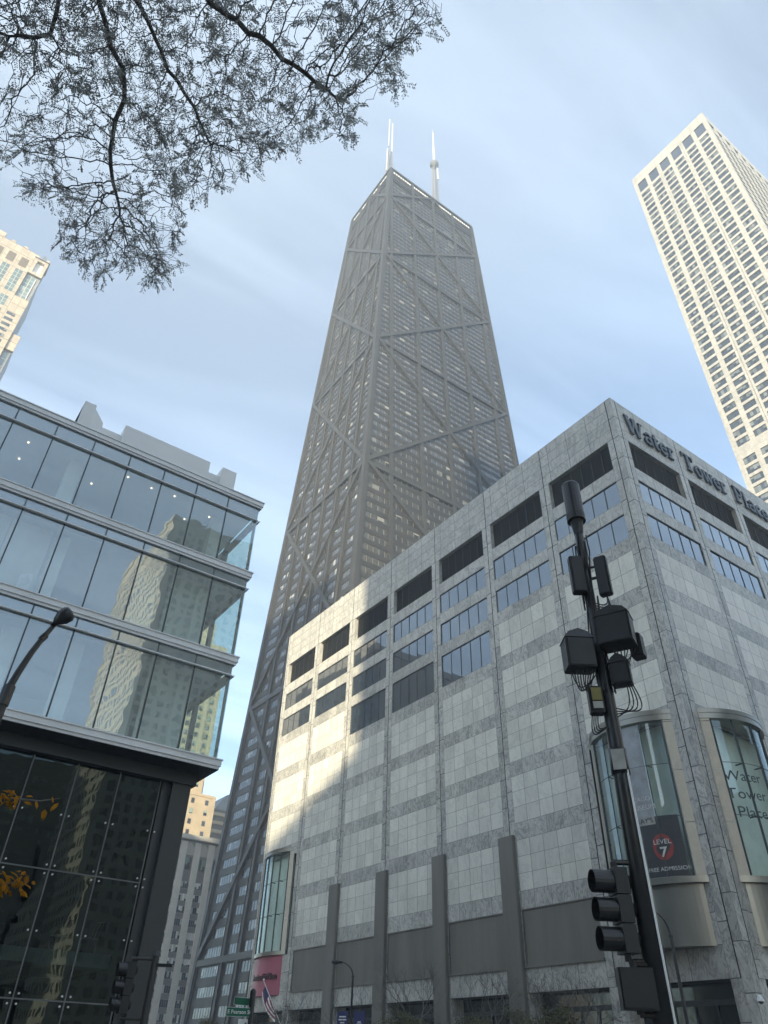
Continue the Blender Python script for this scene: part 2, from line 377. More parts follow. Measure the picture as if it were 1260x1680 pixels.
MT['bark'] = plain('dark_bark', (0.11, 0.105, 0.10), 0.9, 0, 0.3, 8.0, 0.4)
def leaf_mat(name, col, tr, var=0.35, scale=3.0):
    b = NB(name); f = b.noise(b.n('ShaderNodeTexCoord').outputs['Object'], scale, 4)
    cc = b.mix(b.rng(f, 0.3, 0.7, 0, 1), scl(col, 1-var), scl(col, 1+var))
    d = b.n('ShaderNodeBsdfDiffuse', {0: cc}); t = b.n('ShaderNodeBsdfTranslucent', {0: cc})
    return b.done(b.n('ShaderNodeMixShader', {0: tr, 1: d.outputs[0], 2: t.outputs[0]}).outputs[0])
MT['leaf'] = leaf_mat('late_locust_leaf', (0.29, 0.295, 0.275), 0.55)
MT['goldleaf'] = leaf_mat('golden_leaf', (0.36, 0.17, 0.02), 0.4, 0.45, 9.0)
MT['olive'] = plain('olive_leaf', (0.10, 0.095, 0.035), 0.7, 0, 0.45, 2.0)
MT['green'] = plain('green_street_sign', (0.0, 0.12, 0.07), 0.45, 0, 0.1)
MT['signwhite'] = plain('sign_white', (0.75, 0.77, 0.75), 0.5)
MT['navy'] = plain('navy_banner', (0.02, 0.025, 0.12), 0.7)
MT['flagred'] = plain('flag_red', (0.30, 0.03, 0.04), 0.8); MT['flagblue'] = plain('flag_blue', (0.03, 0.035, 0.12), 0.8)
MT['signalgreen'] = emit('lit_green_lens', (0.05, 0.8, 0.45), 0.25); MT['signalred'] = emit('lit_red_hand', (1.0, 0.12, 0.03), 1.0)

# ------------------------------------------------------------------ ground
def struct(name, mb, m): return tag(mb.build(name, m), kind='structure')
struct('ground', MB().quad((-2500,-2500,0),(2500,-2500,0),(2500,2500,0),(-2500,2500,0)), MT['asphalt'])
sw = MB(); sw.box(-60, 11.5, 21, 120, 0.004, 0.15); sw.box(-60, 11.5, -80, 9, 0.004, 0.15); sw.box(38, 120, 20, 108, 0.004, 0.15); sw.box(38, 120, -80, 8, 0.004, 0.15)
struct('pavement', sw, MT['concrete'])
mk = MB()
for k in range(9): mk.box(12.5+k*2.9, 13.7+k*2.9, 10.5, 13.5, 0.004, 0.008)
for k in range(12): mk.box(24.4, 24.6, 24+k*8, 28+k*8, 0.004, 0.008)
struct('road_marking', mk, MT['paint'])

POD = (46.0, 132.0, 27.52, 91.3, 0.0, 55.0)
GLB = (-30.0, 10.8, 26.4, 70.0, 0.0, 23.6)
BLOCK += [POD, GLB]
# ------------------------------------------------------------------ marble mall
mall = thing('marble_shopping_mall', (46, 27.52, 0), 'grey and white marble shopping mall block with large letters along its roof edge', 'shopping mall')
WS = [28.2, 37.3, 46.2, 55.2, 64.2, 73.0, 82.0, 91.0]
SS = [46.7, 55.95, 65.45, 74.75, 84.05, 93.35, 102.65, 111.95]
def PW(u, z, d=0.0): return (46.0-d, u, z)
def PS(u, z, d=0.0): return (u, 27.52-d, z)
wall = MB(); mm = {'marble': 0, 'frieze': 1, 'tile': 2, 'slit': 3}
rnd = random.Random(4)
def cell(P, u0, u1, z0, z1, mk, tu=1, tv=1, d=0.0):
    a, b_ = rnd.randint(0, 400), rnd.randint(0, 400)
    wall.quad(P(u0,z0,d), P(u1,z0,d), P(u1,z1,d), P(u0,z1,d), uvr(a, b_, a+tu, b_+tv), mm[mk])
def reveal(P, u0, u1, z0, z1, d, mk='frieze'):
    a = rnd.randint(0, 400)
    for q in ((P(u0,z0),P(u0,z1),P(u0,z1,-d),P(u0,z0,-d)), (P(u1,z0),P(u1,z1),P(u1,z1,-d),P(u1,z0,-d)),
              (P(u0,z0),P(u1,z0),P(u1,z0,-d),P(u0,z0,-d)), (P(u0,z1),P(u1,z1),P(u1,z1,-d),P(u0,z1,-d))):
        wall.quad(*q, uvr(a+.1, .1, a+.9, .9), mm[mk])
def add_window(P, u0, u1, z0, z1, n=5):
    """a strip window: frame mesh with its panes as a child"""
    d = -0.14; f = MB(); w_ = 0.045
    def strip(a, b_, c, e): 
        p = [P(a, c, d), P(b_, e, d+0.06)]
        lo = [min(p[0][i], p[1][i]) for i in range(3)]; hi = [max(p[0][i], p[1][i]) for i in range(3)]
        f.box(lo[0], hi[0], lo[1], hi[1], lo[2], hi[2])
    strip(u0, u1, z0, z0+w_); strip(u0, u1, z1-w_, z1); strip(u0, u0+w_, z0+w_, z1-w_); strip(u1-w_, u1, z0+w_, z1-w_)
    for k in range(1, n):
        uu = u0+(u1-u0)*k/n; strip(uu-w_*.7, uu+w_*.7, z0+w_, z1-w_)
    fo = f.build('window', MT['wframe'], mall)
    g = MB()
    for k in range(n):
        a = u0+(u1-u0)*k/n; b_ = u0+(u1-u0)*(k+1)/n; e = [rnd.uniform(-.012, .012) for _ in range(4)]
        g.quad(P(a,z0,d+.02+e[0]), P(b_,z0,d+.02+e[1]), P(b_,z1,d+.02+e[2]), P(a,z1,d+.02+e[0]+e[2]-e[1]))
    g.build('pane', MT['bluewin'], fo)
def add_louver(P, u0, u1, z0, z1):
    l = MB(); d = -0.45
    l.quad(P(u0,z0,d-.1), P(u1,z0,d-.1), P(u1,z1,d-.1), P(u0,z1,d-.1))
    k = z0+.06
    while k < z1-.05:
        l.quad(P(u0,k,d-.08), P(u1,k,d-.08), P(u1,k+.09,d), P(u0,k+.09,d)); k += 0.14
    for i in range(1, 6):
        uu = u0+(u1-u0)*i/6; p, q = P(uu-.035, z0, d), P(uu+.035, z1, d+.04)
        l.box(*[v for i3 in range(3) for v in sorted((p[i3], q[i3]))])
    l.build('louver', MT['louver'], mall)
    reveal(P, u0, u1, z0, z1, 0.56)
ROWS = [(32.2, 33.65, 'b'), (28.35, 32.2, 'w'), (27.1, 28.35, 'b'), (23.35, 27.1, 'w'), (22.1, 23.35, 'b'), (18.25, 22.1, 'w'), (16.92, 18.25, 'b'), (13.13, 16.92, 'w'), (11.8, 13.13, 'b')]
def band(P, u0, u1, z0, z1):
    u = u0; 
    cuts = [u0]+[u0+(u1-u0)*(k+rnd.uniform(-.25, .25))/4 for k in (1, 2, 3)]+[u1]
    for a, b_ in zip(cuts, cuts[1:]): cell(P, a, b_, z0, z1, 'marble')
def bay(P, s0, s1, three, bayfront, low=True):
    g = 0.035; u0, u1 = s0+g, s1-g; a, b_ = s0+0.68, s1-0.66
    # slot backing
    wall.quad(P(s1-g,6.35,-.12), P(s1+g,6.35,-.12), P(s1+g,55,-.12), P(s1-g,55,-.12), None, 3)
    for e in (s1-g, s1+g): wall.quad(P(e,6.35), P(e,55), P(e,55,-.12), P(e,6.35,-.12), None, 3)
    cell(P, u0, u1, 49.9, 55.0, 'frieze', 3.4, 4)
    # piers
    for (p, q) in ((u0, a), (b_, u1)):
        z = 49.9
        while z > 6.36:
            z2 = max(z-rnd.choice((2.4, 2.6, 3.4)), 6.35); cell(P, p, q, z2, z, 'frieze' if z > 40 else 'marble'); z = z2
    add_louver(P, a, b_, 46.5, 49.9)
    cell(P, a, b_, 45.0, 46.5, 'frieze', 3, 1)
    add_window(P, a, b_, 42.55, 45.0); reveal(P, a, b_, 42.55, 45.0, 0.14)
    cell(P, a, b_, 41.17, 42.55, 'frieze', 3, 1)
    add_window(P, a, b_, 38.6, 41.17); reveal(P, a, b_, 38.6, 41.17, 0.14)
    band(P, a, b_, 37.25, 38.6)
    if three:
        add_window(P, a, b_, 33.65, 37.25); reveal(P, a, b_, 33.65, 37.25, 0.14)
    else: cell(P, a, b_, 33.65, 37.25, 'tile', 5, 2)
    for z0, z1, k in ROWS:
        if bayfront and z1 <= 22.2: continue
        if k == 'b': band(P, a, b_, z0, z1)
        else: cell(P, a, b_, z0, z1, 'tile', 5, 3)
    if bayfront:
        # back of the bay: pale lining behind the curved glass
        cell(P, a, b_, 11.6, 22.1, 'frieze', 3, 3, -0.6)
        wall.quad(P(a,11.6), P(a,22.1), P(a,22.1,-.6), P(a,11.6,-.6), None, 3); wall.quad(P(b_,11.6), P(b_,22.1), P(b_,22.1,-.6), P(b_,11.6,-.6), None, 3)
    if not bayfront:
        cell(P, a, b_, 6.35, 8.0, 'marble', 3, 1)
        p = MB(); lo, hi = P(a, 8.0, -.05), P(b_, 11.75, -.25)
        p.box(*[v for i in range(3) for v in sorted((lo[i], hi[i]))])
        lo, hi = P(a-.02, 7.9, -.05), P(b_+.02, 8.06, .16); p.box(*[v for i in range(3) for v in sorted((lo[i], hi[i]))])
        lo, hi = P(a, 11.76, -.04), P(b_, 11.84, .05); p.box(*[v for i in range(3) for v in sorted((lo[i], hi[i]))])
        p.build('metal_panel', MT['bronze'], mall)
    else:
        cell(P, a, b_, 6.35, 11.6, 'marble', 3, 3, -.02)
# west face, bay nearest the corner first
for i in range(7): bay(PW, WS[i], WS[i+1], 2 <= 6-i <= 4 , i in (0, 6))
for i in range(7): bay(PS, SS[i], SS[i+1], False, i == 0)
# corner strip and its two dark joints, north-west end pier
for P, s, c in ((PW, WS[0], 27.52), (PS, SS[0], 46.0)):
    g = .035
    wall.quad(P(s-g,6.35,-.12), P(s+g,6.35,-.12), P(s+g,55,-.12), P(s-g,55,-.12), None, 3)
    for e in (s-g, s+g): wall.quad(P(e,6.35), P(e,55), P(e,55,-.12), P(e,6.35,-.12), None, 3)
    z = 55.0
    while z > 0.01:
        z2 = max(z-2.6, 0); cell(P, c, s-g, z2, z, 'frieze' if z > 40 else 'marble'); z = z2
z = 55.0
while z > 0.01:
    z2 = max(z-2.2, 0); cell(PW, 91.035, 91.38, z2, z, 'frieze' if z > 40 else 'marble'); z = z2
# ground-floor piers under the joints
for P, L_ in ((PW, WS), (PS, SS)):
    for s in L_[:7]:
        cell(P, s-.66 if s not in (28.2, 46.7) else s-.03, s+.68, 0, 6.35, 'marble', 1, 3)
        for e in (s-.66, s+.68): wall.quad(P(e,0), P(e,6.35), P(e,6.35,-1.4), P(e,0,-1.4), uvr(.1,.1,.9,2.9), 0)
# other sides, parapet and roof
wall.quad((46,91.38,0),(132,91.38,0),(132,91.38,55),(46,91.38,55), uvr(0,0,60,30), 0)
wall.quad((132,27.52,0),(132,91.38,0),(132,91.38,55),(132,27.52,55), uvr(0,0,45,30), 0)
wall.quad((111.98,27.52,6.35),(132,27.52,6.35),(132,27.52,55),(111.98,27.52,55), uvr(0,0,14,30), 0)
wall.quad((46,27.52,54.4),(132,27.52,54.4),(132,91.38,54.4),(46,91.38,54.4), None, 3)
wall.box(46.02, 46.5, 28.0, 91.36, 55.0, 55.06, 1, uvr(0,0,.9,.9)); wall.box(46.02, 131.9, 27.54, 28.0, 55.0, 55.06, 1, uvr(0,0,.9,.9))
wall.quad((46.0,27.52,6.35),(132,27.52,6.35),(132,91.3,6.35),(46.0,91.3,6.35), None, 3)
wall.build('wall', [MT['marble'], MT['frieze'], MT['tile'], MT['slit']], mall)
sf = MB(); sf.quad((47.5,28.9,0),(47.5,91,0),(47.5,91,6.34),(47.5,28.9,6.34)); sf.quad((47.5,28.9,0),(131,28.9,0),(131,28.9,6.34),(47.5,28.9,6.34))
sfo = sf.build('shopfront', MT['darkglass'], mall)
sm = MB()
for k in range(40): sm.box(47.38, 47.48, 29.5+k*1.55, 29.58+k*1.55, 0.1, 5.2)
for k in range(24): sm.box(48.6+k*1.55, 48.68+k*1.55, 28.8, 28.88, 0.1, 5.2)
sm.box(47.38, 47.48, 28.9, 90.9, 5.2, 5.5); sm.box(47.5, 110, 28.78, 28.88, 5.2, 5.5)
sm.build('mullion', MT['wframe'], sfo)
# four flat metal fins
for s in (46.2, 55.2, 64.2, 73.0):
    f = MB(); f.box(45.70, 45.99, s-.55, s+1.2, 0.15, 17.35); f.box(45.66, 45.70, s-.50, s+1.15, 0.2, 17.30)
    f.build('fin', MT['bronze'], mall)
# curved bay fronts
def arc(P, u0, u1, sag, n=28, t0=0.0, t1=1.0, inset=0.0):
    c = (u1-u0)/2; R = (c*c+sag*sag)/(2*sag); um = (u0+u1)/2; h = math.asin(min(c/R, 1)); res = []
    for k in range(n+1):
        t = t0+(t1-t0)*k/n; a = -h+2*h*t; res.append((um+(R-inset)*math.sin(a), (R-inset)*math.cos(a)-(R-sag)))
    return res
def bayfront(P, u0, u1, sag, z0, z1, zl, panel, panelmat, uflip, lining):
    bw = thing_part = MB()
    A = arc(P, u0, u1, sag)
    for zb, zt in ((zl+.42, z1), (zl, zl+.40)):
        o = 0.0 if zb > zl else -.03
        for (a, d), (b_, e) in zip(A, A[1:]):
            bw.quad(P(a,zb,d+o), P(b_,zb,e+o), P(b_,zt,e+o), P(a,zt,d+o))
    um = (u0+u1)/2
    for zz in (z1, zl):
        bw.poly([P(a, zz, d) for a, d in A])
    ledge = bw.build('bay_window', MT['metal'], mall)
    # glass, set in from the ledge
    gi = arc(P, u0+.3, u1-.3, sag-.28, 30, 0.07, 0.93)
    g = MB()
    for (a, d), (b_, e) in zip(gi, gi[1:]): g.quad(P(a,z0,d), P(b_,z0,e), P(b_,zl,e), P(a,zl,d))
    g.build('pane', MT['greenglass'], ledge, True)
    fr = MB()
    for t in (0, .25, .5, .75, 1.0):
        i = min(int(t*30), 30); a, d = gi[i]
        fr.tube([P(a,z0,d+.03), P(a,zl,d+.03)], .085 if t in (0, 1.0) or sag < 1.78 else .045, 6)
    for z in (z0+(zl-z0)*.36, z0+(zl-z0)*.70): fr.tube([P(a,z,d+.02) for a, d in gi], .022, 5)
    for t in (.25, .5, .75):
        i = int(t*30); a, d = gi[i]
        for z in (z0+(zl-z0)*.36, z0+(zl-z0)*.70): fr.tube([P(a,z,d-.02), P(a,z,d-.55)], .05, 6)
    fr.build('mullion', MT['mull'], ledge)
    # beige jambs at both ends
    for t0, t1 in ((0.0, 0.075), (0.925, 1.0)):
        jb = MB(); B = arc(P, u0+.04, u1-.04, sag-.02, 3, t0, t1); Bi = arc(P, u0+.25, u1-.25, sag-.45, 3, t0, t1)
        zz = z0-.2
        while zz < zl-.01:
            zt = min(zz+3.45, zl)
            for (a, d), (b_, e) in zip(B, B[1:]): jb.quad(P(a,zz+.02,d), P(b_,zz+.02,e), P(b_,zt-.02,e), P(a,zt-.02,d))
            zz = zt
        for k in (0, 3): jb.quad(P(B[k][0],z0-.2,B[k][1]-.01), P(Bi[k][0],z0-.2,Bi[k][1]), P(Bi[k][0],zl,Bi[k][1]), P(B[k][0],zl,B[k][1]-.01))
        jb.build('jamb', MT['beige'], ledge)
    sl_ = MB(); S2 = arc(P, u0, u1, sag-.05)
    for (a, d), (b_, e) in zip(S2, S2[1:]):
        sl_.quad(P(a,z0-.38,d), P(b_,z0-.38,e), P(b_,z0,e), P(a,z0,d))
    for zz in (z0-.38, z0): sl_.poly([P(a, zz, d) for a, d in S2])
    sl_.build('sill', MT['metal'], ledge)
    # apron below
    pn = MB(); B = arc(P, u0+.45, u1-.45, sag-.45, 24)
    zs = [panel, panel+(z0-.38-panel)*.5, z0-.38]
    for zb, zt in zip(zs, zs[1:]):
        for k, ((a, d), (b_, e)) in enumerate(zip(B, B[1:])):
            g_ = .012 if k % 8 == 0 else 0
            pn.quad(P(a+g_,zb+.01,d), P(b_,zb+.01,e), P(b_,zt-.01,e), P(a+g_,zt-.01,d))
    pn.poly([P(a, panel, d) for a, d in B]); Bi = arc(P, u0+.5, u1-.5, sag-.55, 24)
    for (a, d), (b_, e) in zip(Bi, Bi[1:]): pn.quad(P(a,panel,d), P(b_,panel,e), P(b_,z0-.38,e), P(a,z0-.38,d))
    pn.build('apron_panel', panelmat, ledge)
    # pale room behind the glass: floors and a back wall
    if lining:
        ln = MB(); ln.quad(P(u0+.3,z0,-.35), P(u1-.3,z0,-.35), P(u1-.3,zl,-.35), P(u0+.3,zl,-.35))
        ln.build('lining', MT['baylight'], ledge)
    return ledge, gi
b6, gi6 = bayfront(PW, 28.8, 36.5, 1.8, 11.9, 23.0, 22.22, 8.05, MT['metal'], False, True)
bS, giS = bayfront(PS, 47.4, 55.3, 1.75, 11.9, 23.0, 22.26, 8.05, MT['metal'], False, True)
b0, gi0 = bayfront(PW, 83.3, 90.9, 0.95, 12.0, 23.0, 22.5, 7.8, MT['pink'], False, True)
# dark posters on the corner bay, facing the street, with their lettering
def on_arc(P, gi, u, off=0.05):
    us = [a for a, d in gi]; k = int(np.clip(np.searchsorted(us, u)-1, 0, len(gi)-2))
    (a, d), (b_, e) = gi[k], gi[k+1]; t = (u-a)/(b_-a); n = Vector((-(e-d), b_-a)).normalized()
    return a+(b_-a)*t+n.x*off, d+(e-d)*t+n.y*off
def patch(P, gi, u0, u1, z0, z1, m, name, par, off=-.05, n=8):
    q = MB()
    for k in range(n):
        a = on_arc(P, gi, u0+(u1-u0)*k/n, off); b_ = on_arc(P, gi, u0+(u1-u0)*(k+1)/n, off)
        q.quad(P(a[0],z0,a[1]), P(b_[0],z0,b_[1]), P(b_[0],z1,b_[1]), P(a[0],z1,a[1]))
    return q.build(name, m, par)
def arc_text(P, gi, txt, size, uc, zc, m, par, name, sgn, off=0.02, extr=.004, bold=0.0, sx=1.0):
    def bend(x, y, z):
        a = on_arc(P, gi, uc+sgn*x, off+z); return Vector(P(a[0], zc+y, a[1]))
    return text_mesh(name, txt, size, (0,0,0), (1,0,0), (0,0,1), m, par, extr, bend, bold, sx=sx)
MT['poster'] = plain('dark_poster', (0.03, 0.033, 0.036), 0.5); MT['postergrey'] = plain('grey_poster', (0.30, 0.32, 0.34), 0.6, 0, 0.3, 0.9)
MT['red'] = plain('red_disc', (0.28, 0.035, 0.03), 0.6); MT['offwhite'] = plain('off_white_print', (0.62, 0.62, 0.60), 0.6)
pst = patch(PW, gi6, 29.7, 32.6, 11.95, 15.7, MT['poster'], 'poster', b6, .035)
patch(PW, gi6, 30.98, 32.6, 15.7, 22.1, MT['postergrey'], 'poster', b6, .035)
us = [30.85+.62*math.cos(t*math.pi/16) for t in range(32)]; zs = [13.75+.82*math.sin(t*math.pi/16) for t in range(32)]
dk = MB(); pts = []
for u_, z_ in zip(us, zs):
    a = on_arc(PW, gi6, u_, .05); pts.append(PW(a[0], z_, a[1]))
dk.poly(pts); dk.build('disc', MT['red'], pst)
arc_text(PW, gi6, 'LEVEL', .42, 30.85, 14.05, MT['offwhite'], pst, 'lettering', -1, .07)
arc_text(PW, gi6, '7', .85, 30.85, 13.4, MT['offwhite'], pst, 'lettering', -1, .07, bold=.02)
arc_text(PW, gi6, 'FREE ADMISSION', .34, 30.75, 12.4, MT['offwhite'], pst, 'lettering', -1, .07)
arc_text(PW, gi6, 'CHICAGO', .42, 32.0, 16.9, MT['offwhite'], pst, 'lettering', -1, .07)
arc_text(PW, gi6, 'MUSEUM', .46, 31.7, 16.35, MT['offwhite'], pst, 'lettering', -1, .07)
patch(PW, gi6, 31.0, 32.5, 15.2, 15.75, MT['label'], 'poster', b6, .05)
arc_text(PW, gi6, "RAY'S", .46, 31.7, 15.47, MT['poster'], pst, 'lettering', -1, .07)
for t_, z_ in (('Water', 18.2), ('Tower', 17.0), ('Place', 15.8)):
    arc_text(PS, giS, t_, 1.0, 49.35, z_, MT['mull'], bS, 'lettering', 1, .03)
arc_text(PW, gi0, 'American Girl Place', .80, 86.9, 9.6, MT['signletter'], b0, 'lettering', -1, .02, .05, .015, .82)
ln = MB(); A_ = arc(PW, 83.75, 90.45, .5)
# five-pointed star on the far bay's glass
st = MB(); pts = []
for k in range(10):
    r_ = 1.5 if k % 2 == 0 else .5; a_ = math.pi/2+k*math.pi/5+.2
    q = on_arc(PW, gi0, 86.6+r_*.45*math.cos(a_), -.06); pts.append(PW(q[0], 17.4+r_*math.sin(a_), q[1]))
c_ = on_arc(PW, gi0, 86.6, -.06); cp = PW(c_[0], 17.4, c_[1])
for k in range(10): st.tri(cp, pts[k], pts[(k+1) % 10])
st.build('star', MT['signwhite'], b0)
# roof-edge letters: strokes with width, slab serifs, built 0.25 m proud
def glyph(ch):
    S = []
    def st_(pts, w_=.17): S.append((pts, w_))
    def oval(cx, cy, rx, ry, a0=0, a1=360, w_=.15, n=16):
        st_([(cx+rx*math.cos(rad(a0+(a1-a0)*k/n)), cy+ry*math.sin(rad(a0+(a1-a0)*k/n))) for k in range(n+1)], w_)
    if ch == 'W':
        st_([(.12,1),(.42,0)], .2); st_([(.42,0),(.68,.95)], .1); st_([(.62,1),(.92,0)], .2); st_([(.92,0),(1.2,1)], .1); st_([(0,.97),(.3,.97)], .07); st_([(.5,.97),(.78,.97)], .07); st_([(1.05,.97),(1.33,.97)], .07); adv = 1.38
    elif ch == 'T':
        st_([(.45,0),(.45,1)], .2); st_([(0,.95),(.9,.95)], .1); st_([(.03,.75),(.03,1)], .07); st_([(.87,.75),(.87,1)], .07); st_([(.25,.03),(.65,.03)], .07); adv = .98
    elif ch == 'P':
        st_([(.2,0),(.2,1)], .2); oval(.42, .73, .27, .22, -90, 90, .15); st_([(.2,.95),(.44,.95)], .1); st_([(.2,.5),(.44,.5)], .1); st_([(0,.03),(.42,.03)], .07); st_([(0,.97),(.25,.97)], .07); adv = .82
    elif ch == 'a':
        oval(.27, .2, .2, .18, 0, 360, .13); st_([(.48,.5),(.48,.02)], .16); oval(.28, .46, .2, .17, 0, 160, .13, 8); st_([(.48,.03),(.62,.03)], .07); adv = .68
    elif ch == 't':
        st_([(.2,.85),(.2,.15)], .16); oval(.32, .15, .12, .12, 180, 320, .12, 6); st_([(.02,.62),(.45,.62)], .09); adv = .52
    elif ch == 'e':
        oval(.3, .32, .24, .3, 10, 330, .14); st_([(.08,.34),(.52,.34)], .08); adv = .64
    elif ch == 'r':
        st_([(.18,.65),(.18,0)], .16); oval(.34, .46, .16, .17, 30, 150, .14, 6); st_([(0,.03),(.38,.03)], .07); st_([(.02,.62),(.2,.62)], .07); adv = .55
    elif ch == 'o':
        oval(.3, .32, .24, .3, 0, 360, .15); adv = .66
    elif ch == 'w':
        st_([(.1,.65),(.28,0)], .15); st_([(.28,0),(.44,.6)], .09); st_([(.42,.65),(.6,0)], .15); st_([(.6,0),(.78,.65)], .09); st_([(.0,.63),(.22,.63)], .07); st_([(.34,.63),(.52,.63)], .07); st_([(.68,.63),(.88,.63)], .07); adv = .92
    elif ch == 'l':
        st_([(.16,1),(.16,0)], .17); st_([(0,.03),(.34,.03)], .07); st_([(.02,.97),(.18,.97)], .07); adv = .38
    elif ch == 'c':
        oval(.3, .32, .24, .3, 45, 320, .15); adv = .6
    else: adv = .5
    return S, adv
def letters(word, u0, z0, h, stretch):
    u = u0
    for ch in word:
        S, adv = glyph(ch); mb = MB(); i = 0
        for pts, w_ in S:
            for a, b_ in zip(pts, pts[1:]):
                p = Vector((u+a[0]*h*stretch, 27.52-.05, z0+a[1]*h)); q = Vector((u+b_[0]*h*stretch, 27.52-.05, z0+b_[1]*h))
                dd = (q-p).normalized()*.03; mb.bar(p-dd, q+dd, (0,-1,0), w_*h*.92, .17+.0021*(i % 23)); i += 1
        mb.build('letter', MT['letter'], mall); u += adv*h*stretch
letters('Water', 47.5, 51.25, 2.25, .89); letters('Tower', 56.55, 51.3, 2.25, .89); letters('Place', 65.6, 51.3, 2.25, .93)

# ------------------------------------------------------------------ window lists: the largest in view become parts, the rest one stuff part
def window_parts(items, mats, parent, most=100, name='window', skip=None):
    """items: (quad points, uv, material key)"""
    sc = []
    for k, (q, uv, mk_) in enumerate(items):
        c = np.mean(np.array(q), axis=0)
        sc.append((parea(q) if in_view(c, skip) else -1.0, k))
    sc.sort(reverse=True); top = [k for a, k in sc[:most] if a > 0]; ts = set(top)
    for k in top:
        q, uv, mk_ = items[k]; MB().quad(*q, uv).build(name, mats[mk_], parent)
    rest = MB(); keys = list(mats)
    for k, (q, uv, mk_) in enumerate(items):
        if k not in ts: rest.quad(*q, uv, keys.index(mk_))
    if rest.F:
        o = rest.build('window_rows' if name == 'window' else name+'_rows', [mats[k] for k in keys], parent); o['kind'] = 'stuff'

# ------------------------------------------------------------------ tapered tower with X braces
TT = dict(xw0=79.1, xw1=95.1, xe0=161.7, xe1=145.2, ys0=130.2, ys1=140.1, yn0=187.0, yn1=172.6, H=342.0)
def lin(a, b, z): return a+(b-a)*z/TT['H']
def xW(z): return lin(TT['xw0'], TT['xw1'], z)
def xE(z): return lin(TT['xe0'], TT['xe1'], z)
def yS(z): return lin(TT['ys0'], TT['ys1'], z)
def yN(z): return lin(TT['yn0'], TT['yn1'], z)
tt = thing('tapered_skyscraper', (120, 158, 0), 'tall dark tapering skyscraper with giant X braces and two white masts', 'skyscraper')
body = MB(); H = 342.0
def ring(z, e=0.0): return [(xW(z)+e,yS(z)+e,z),(xE(z)-e,yS(z)+e,z),(xE(z)-e,yN(z)-e,z),(xW(z)+e,yN(z)-e,z)]
r0, r1 = ring(0, .3), ring(H, .3)
for k in range(4): body.quad(r0[k], r0[(k+1) % 4], r1[(k+1) % 4], r1[k])
body.poly(r1)
nS = Vector((0, -1, 9.9/342)).normalized(); nW = Vector((-1, 0, 16.0/342)).normalized()
def S_(x, z, d=0.0): return Vector((x, yS(z), z))+nS*d
def W_(y, z, d=0.0): return Vector((xW(z), y, z))+nW*d
CX = [95.1+12.52*k for k in range(5)]; CY = [141.4+7.78*k for k in range(5)]
items = []; rr = random.Random(9)
floors = []; z = 8.0
while z < 168: floors.append((z, 3.82)); z += 3.82
while z < 330: floors.append((z, 2.95)); z += 2.95
NODES = [21.0, 83.0, 145.5, 207.0, 264.5, 315.0]
body_sp = MB()
for i, (z, ht) in enumerate(floors):
    off = ht > 3.5; wz0, wz1 = z+(1.35 if off else 1.0), z+ht-.35
    # spandrel ledges
    for P, a, b_ in ((S_, xW(z), xE(z)), (W_, yS(z), yN(z))):
        zz0, zz1 = wz1-ht, wz0
        p = [P(a, zz0), P(b_, zz0), P(b_, zz1), P(a, zz1)]; q = [P(a, zz0, .22), P(b_, zz0, .22), P(b_, zz1, .22), P(a, zz1, .22)]
        body.quad(*q); body.quad(p[3], p[2], q[2], q[3]); body.quad(p[0], p[1], q[1], q[0])
    blank = rr.random() < .0
    # south strips
    ed = [xW(z)+1.1]+CX+[xE(z)-1.1]
    for a, b_ in zip(ed, ed[1:]):
        if b_-a < 1.2: continue
        n = max(1, round((b_-a)/2.08)); u = rr.randint(0, 900); v = rr.randint(0, 900)
        items.append(([S_(a,wz0,.06), S_(b_,wz0,.06), S_(b_,wz1,.06), S_(a,wz1,.06)], uvr(u, v, u+n, v+1), 's'))
    ed = [yS(z)+1.1]+CY+[yN(z)-1.1]
    for a, b_ in zip(ed, ed[1:]):
        if b_-a < 1.2: continue
        ins = 1.7 if off else .9
        if b_-a < 2*ins+.8: ins = .4
        a2, b2 = a+ins, b_-ins; n = max(1, round((b2-a2)/1.35)); u = rr.randint(0, 900); v = rr.randint(0, 900)
        for (c, d_) in ((a, a2), (b2, b_)):
            body.quad(W_(c,wz0,.18), W_(d_,wz0,.18), W_(d_,wz1,.18), W_(c,wz1,.18))
        items.append(([W_(a2,wz0,.06), W_(b2,wz0,.06), W_(b2,wz1,.06), W_(a2,wz1,.06)], uvr(u, v, u+n, v+1), 'w'))
body.build('wall', MT['anod'], tt)
window_parts(items, {'s': MT['hwin'], 'w': MT['hwinw']}, tt)
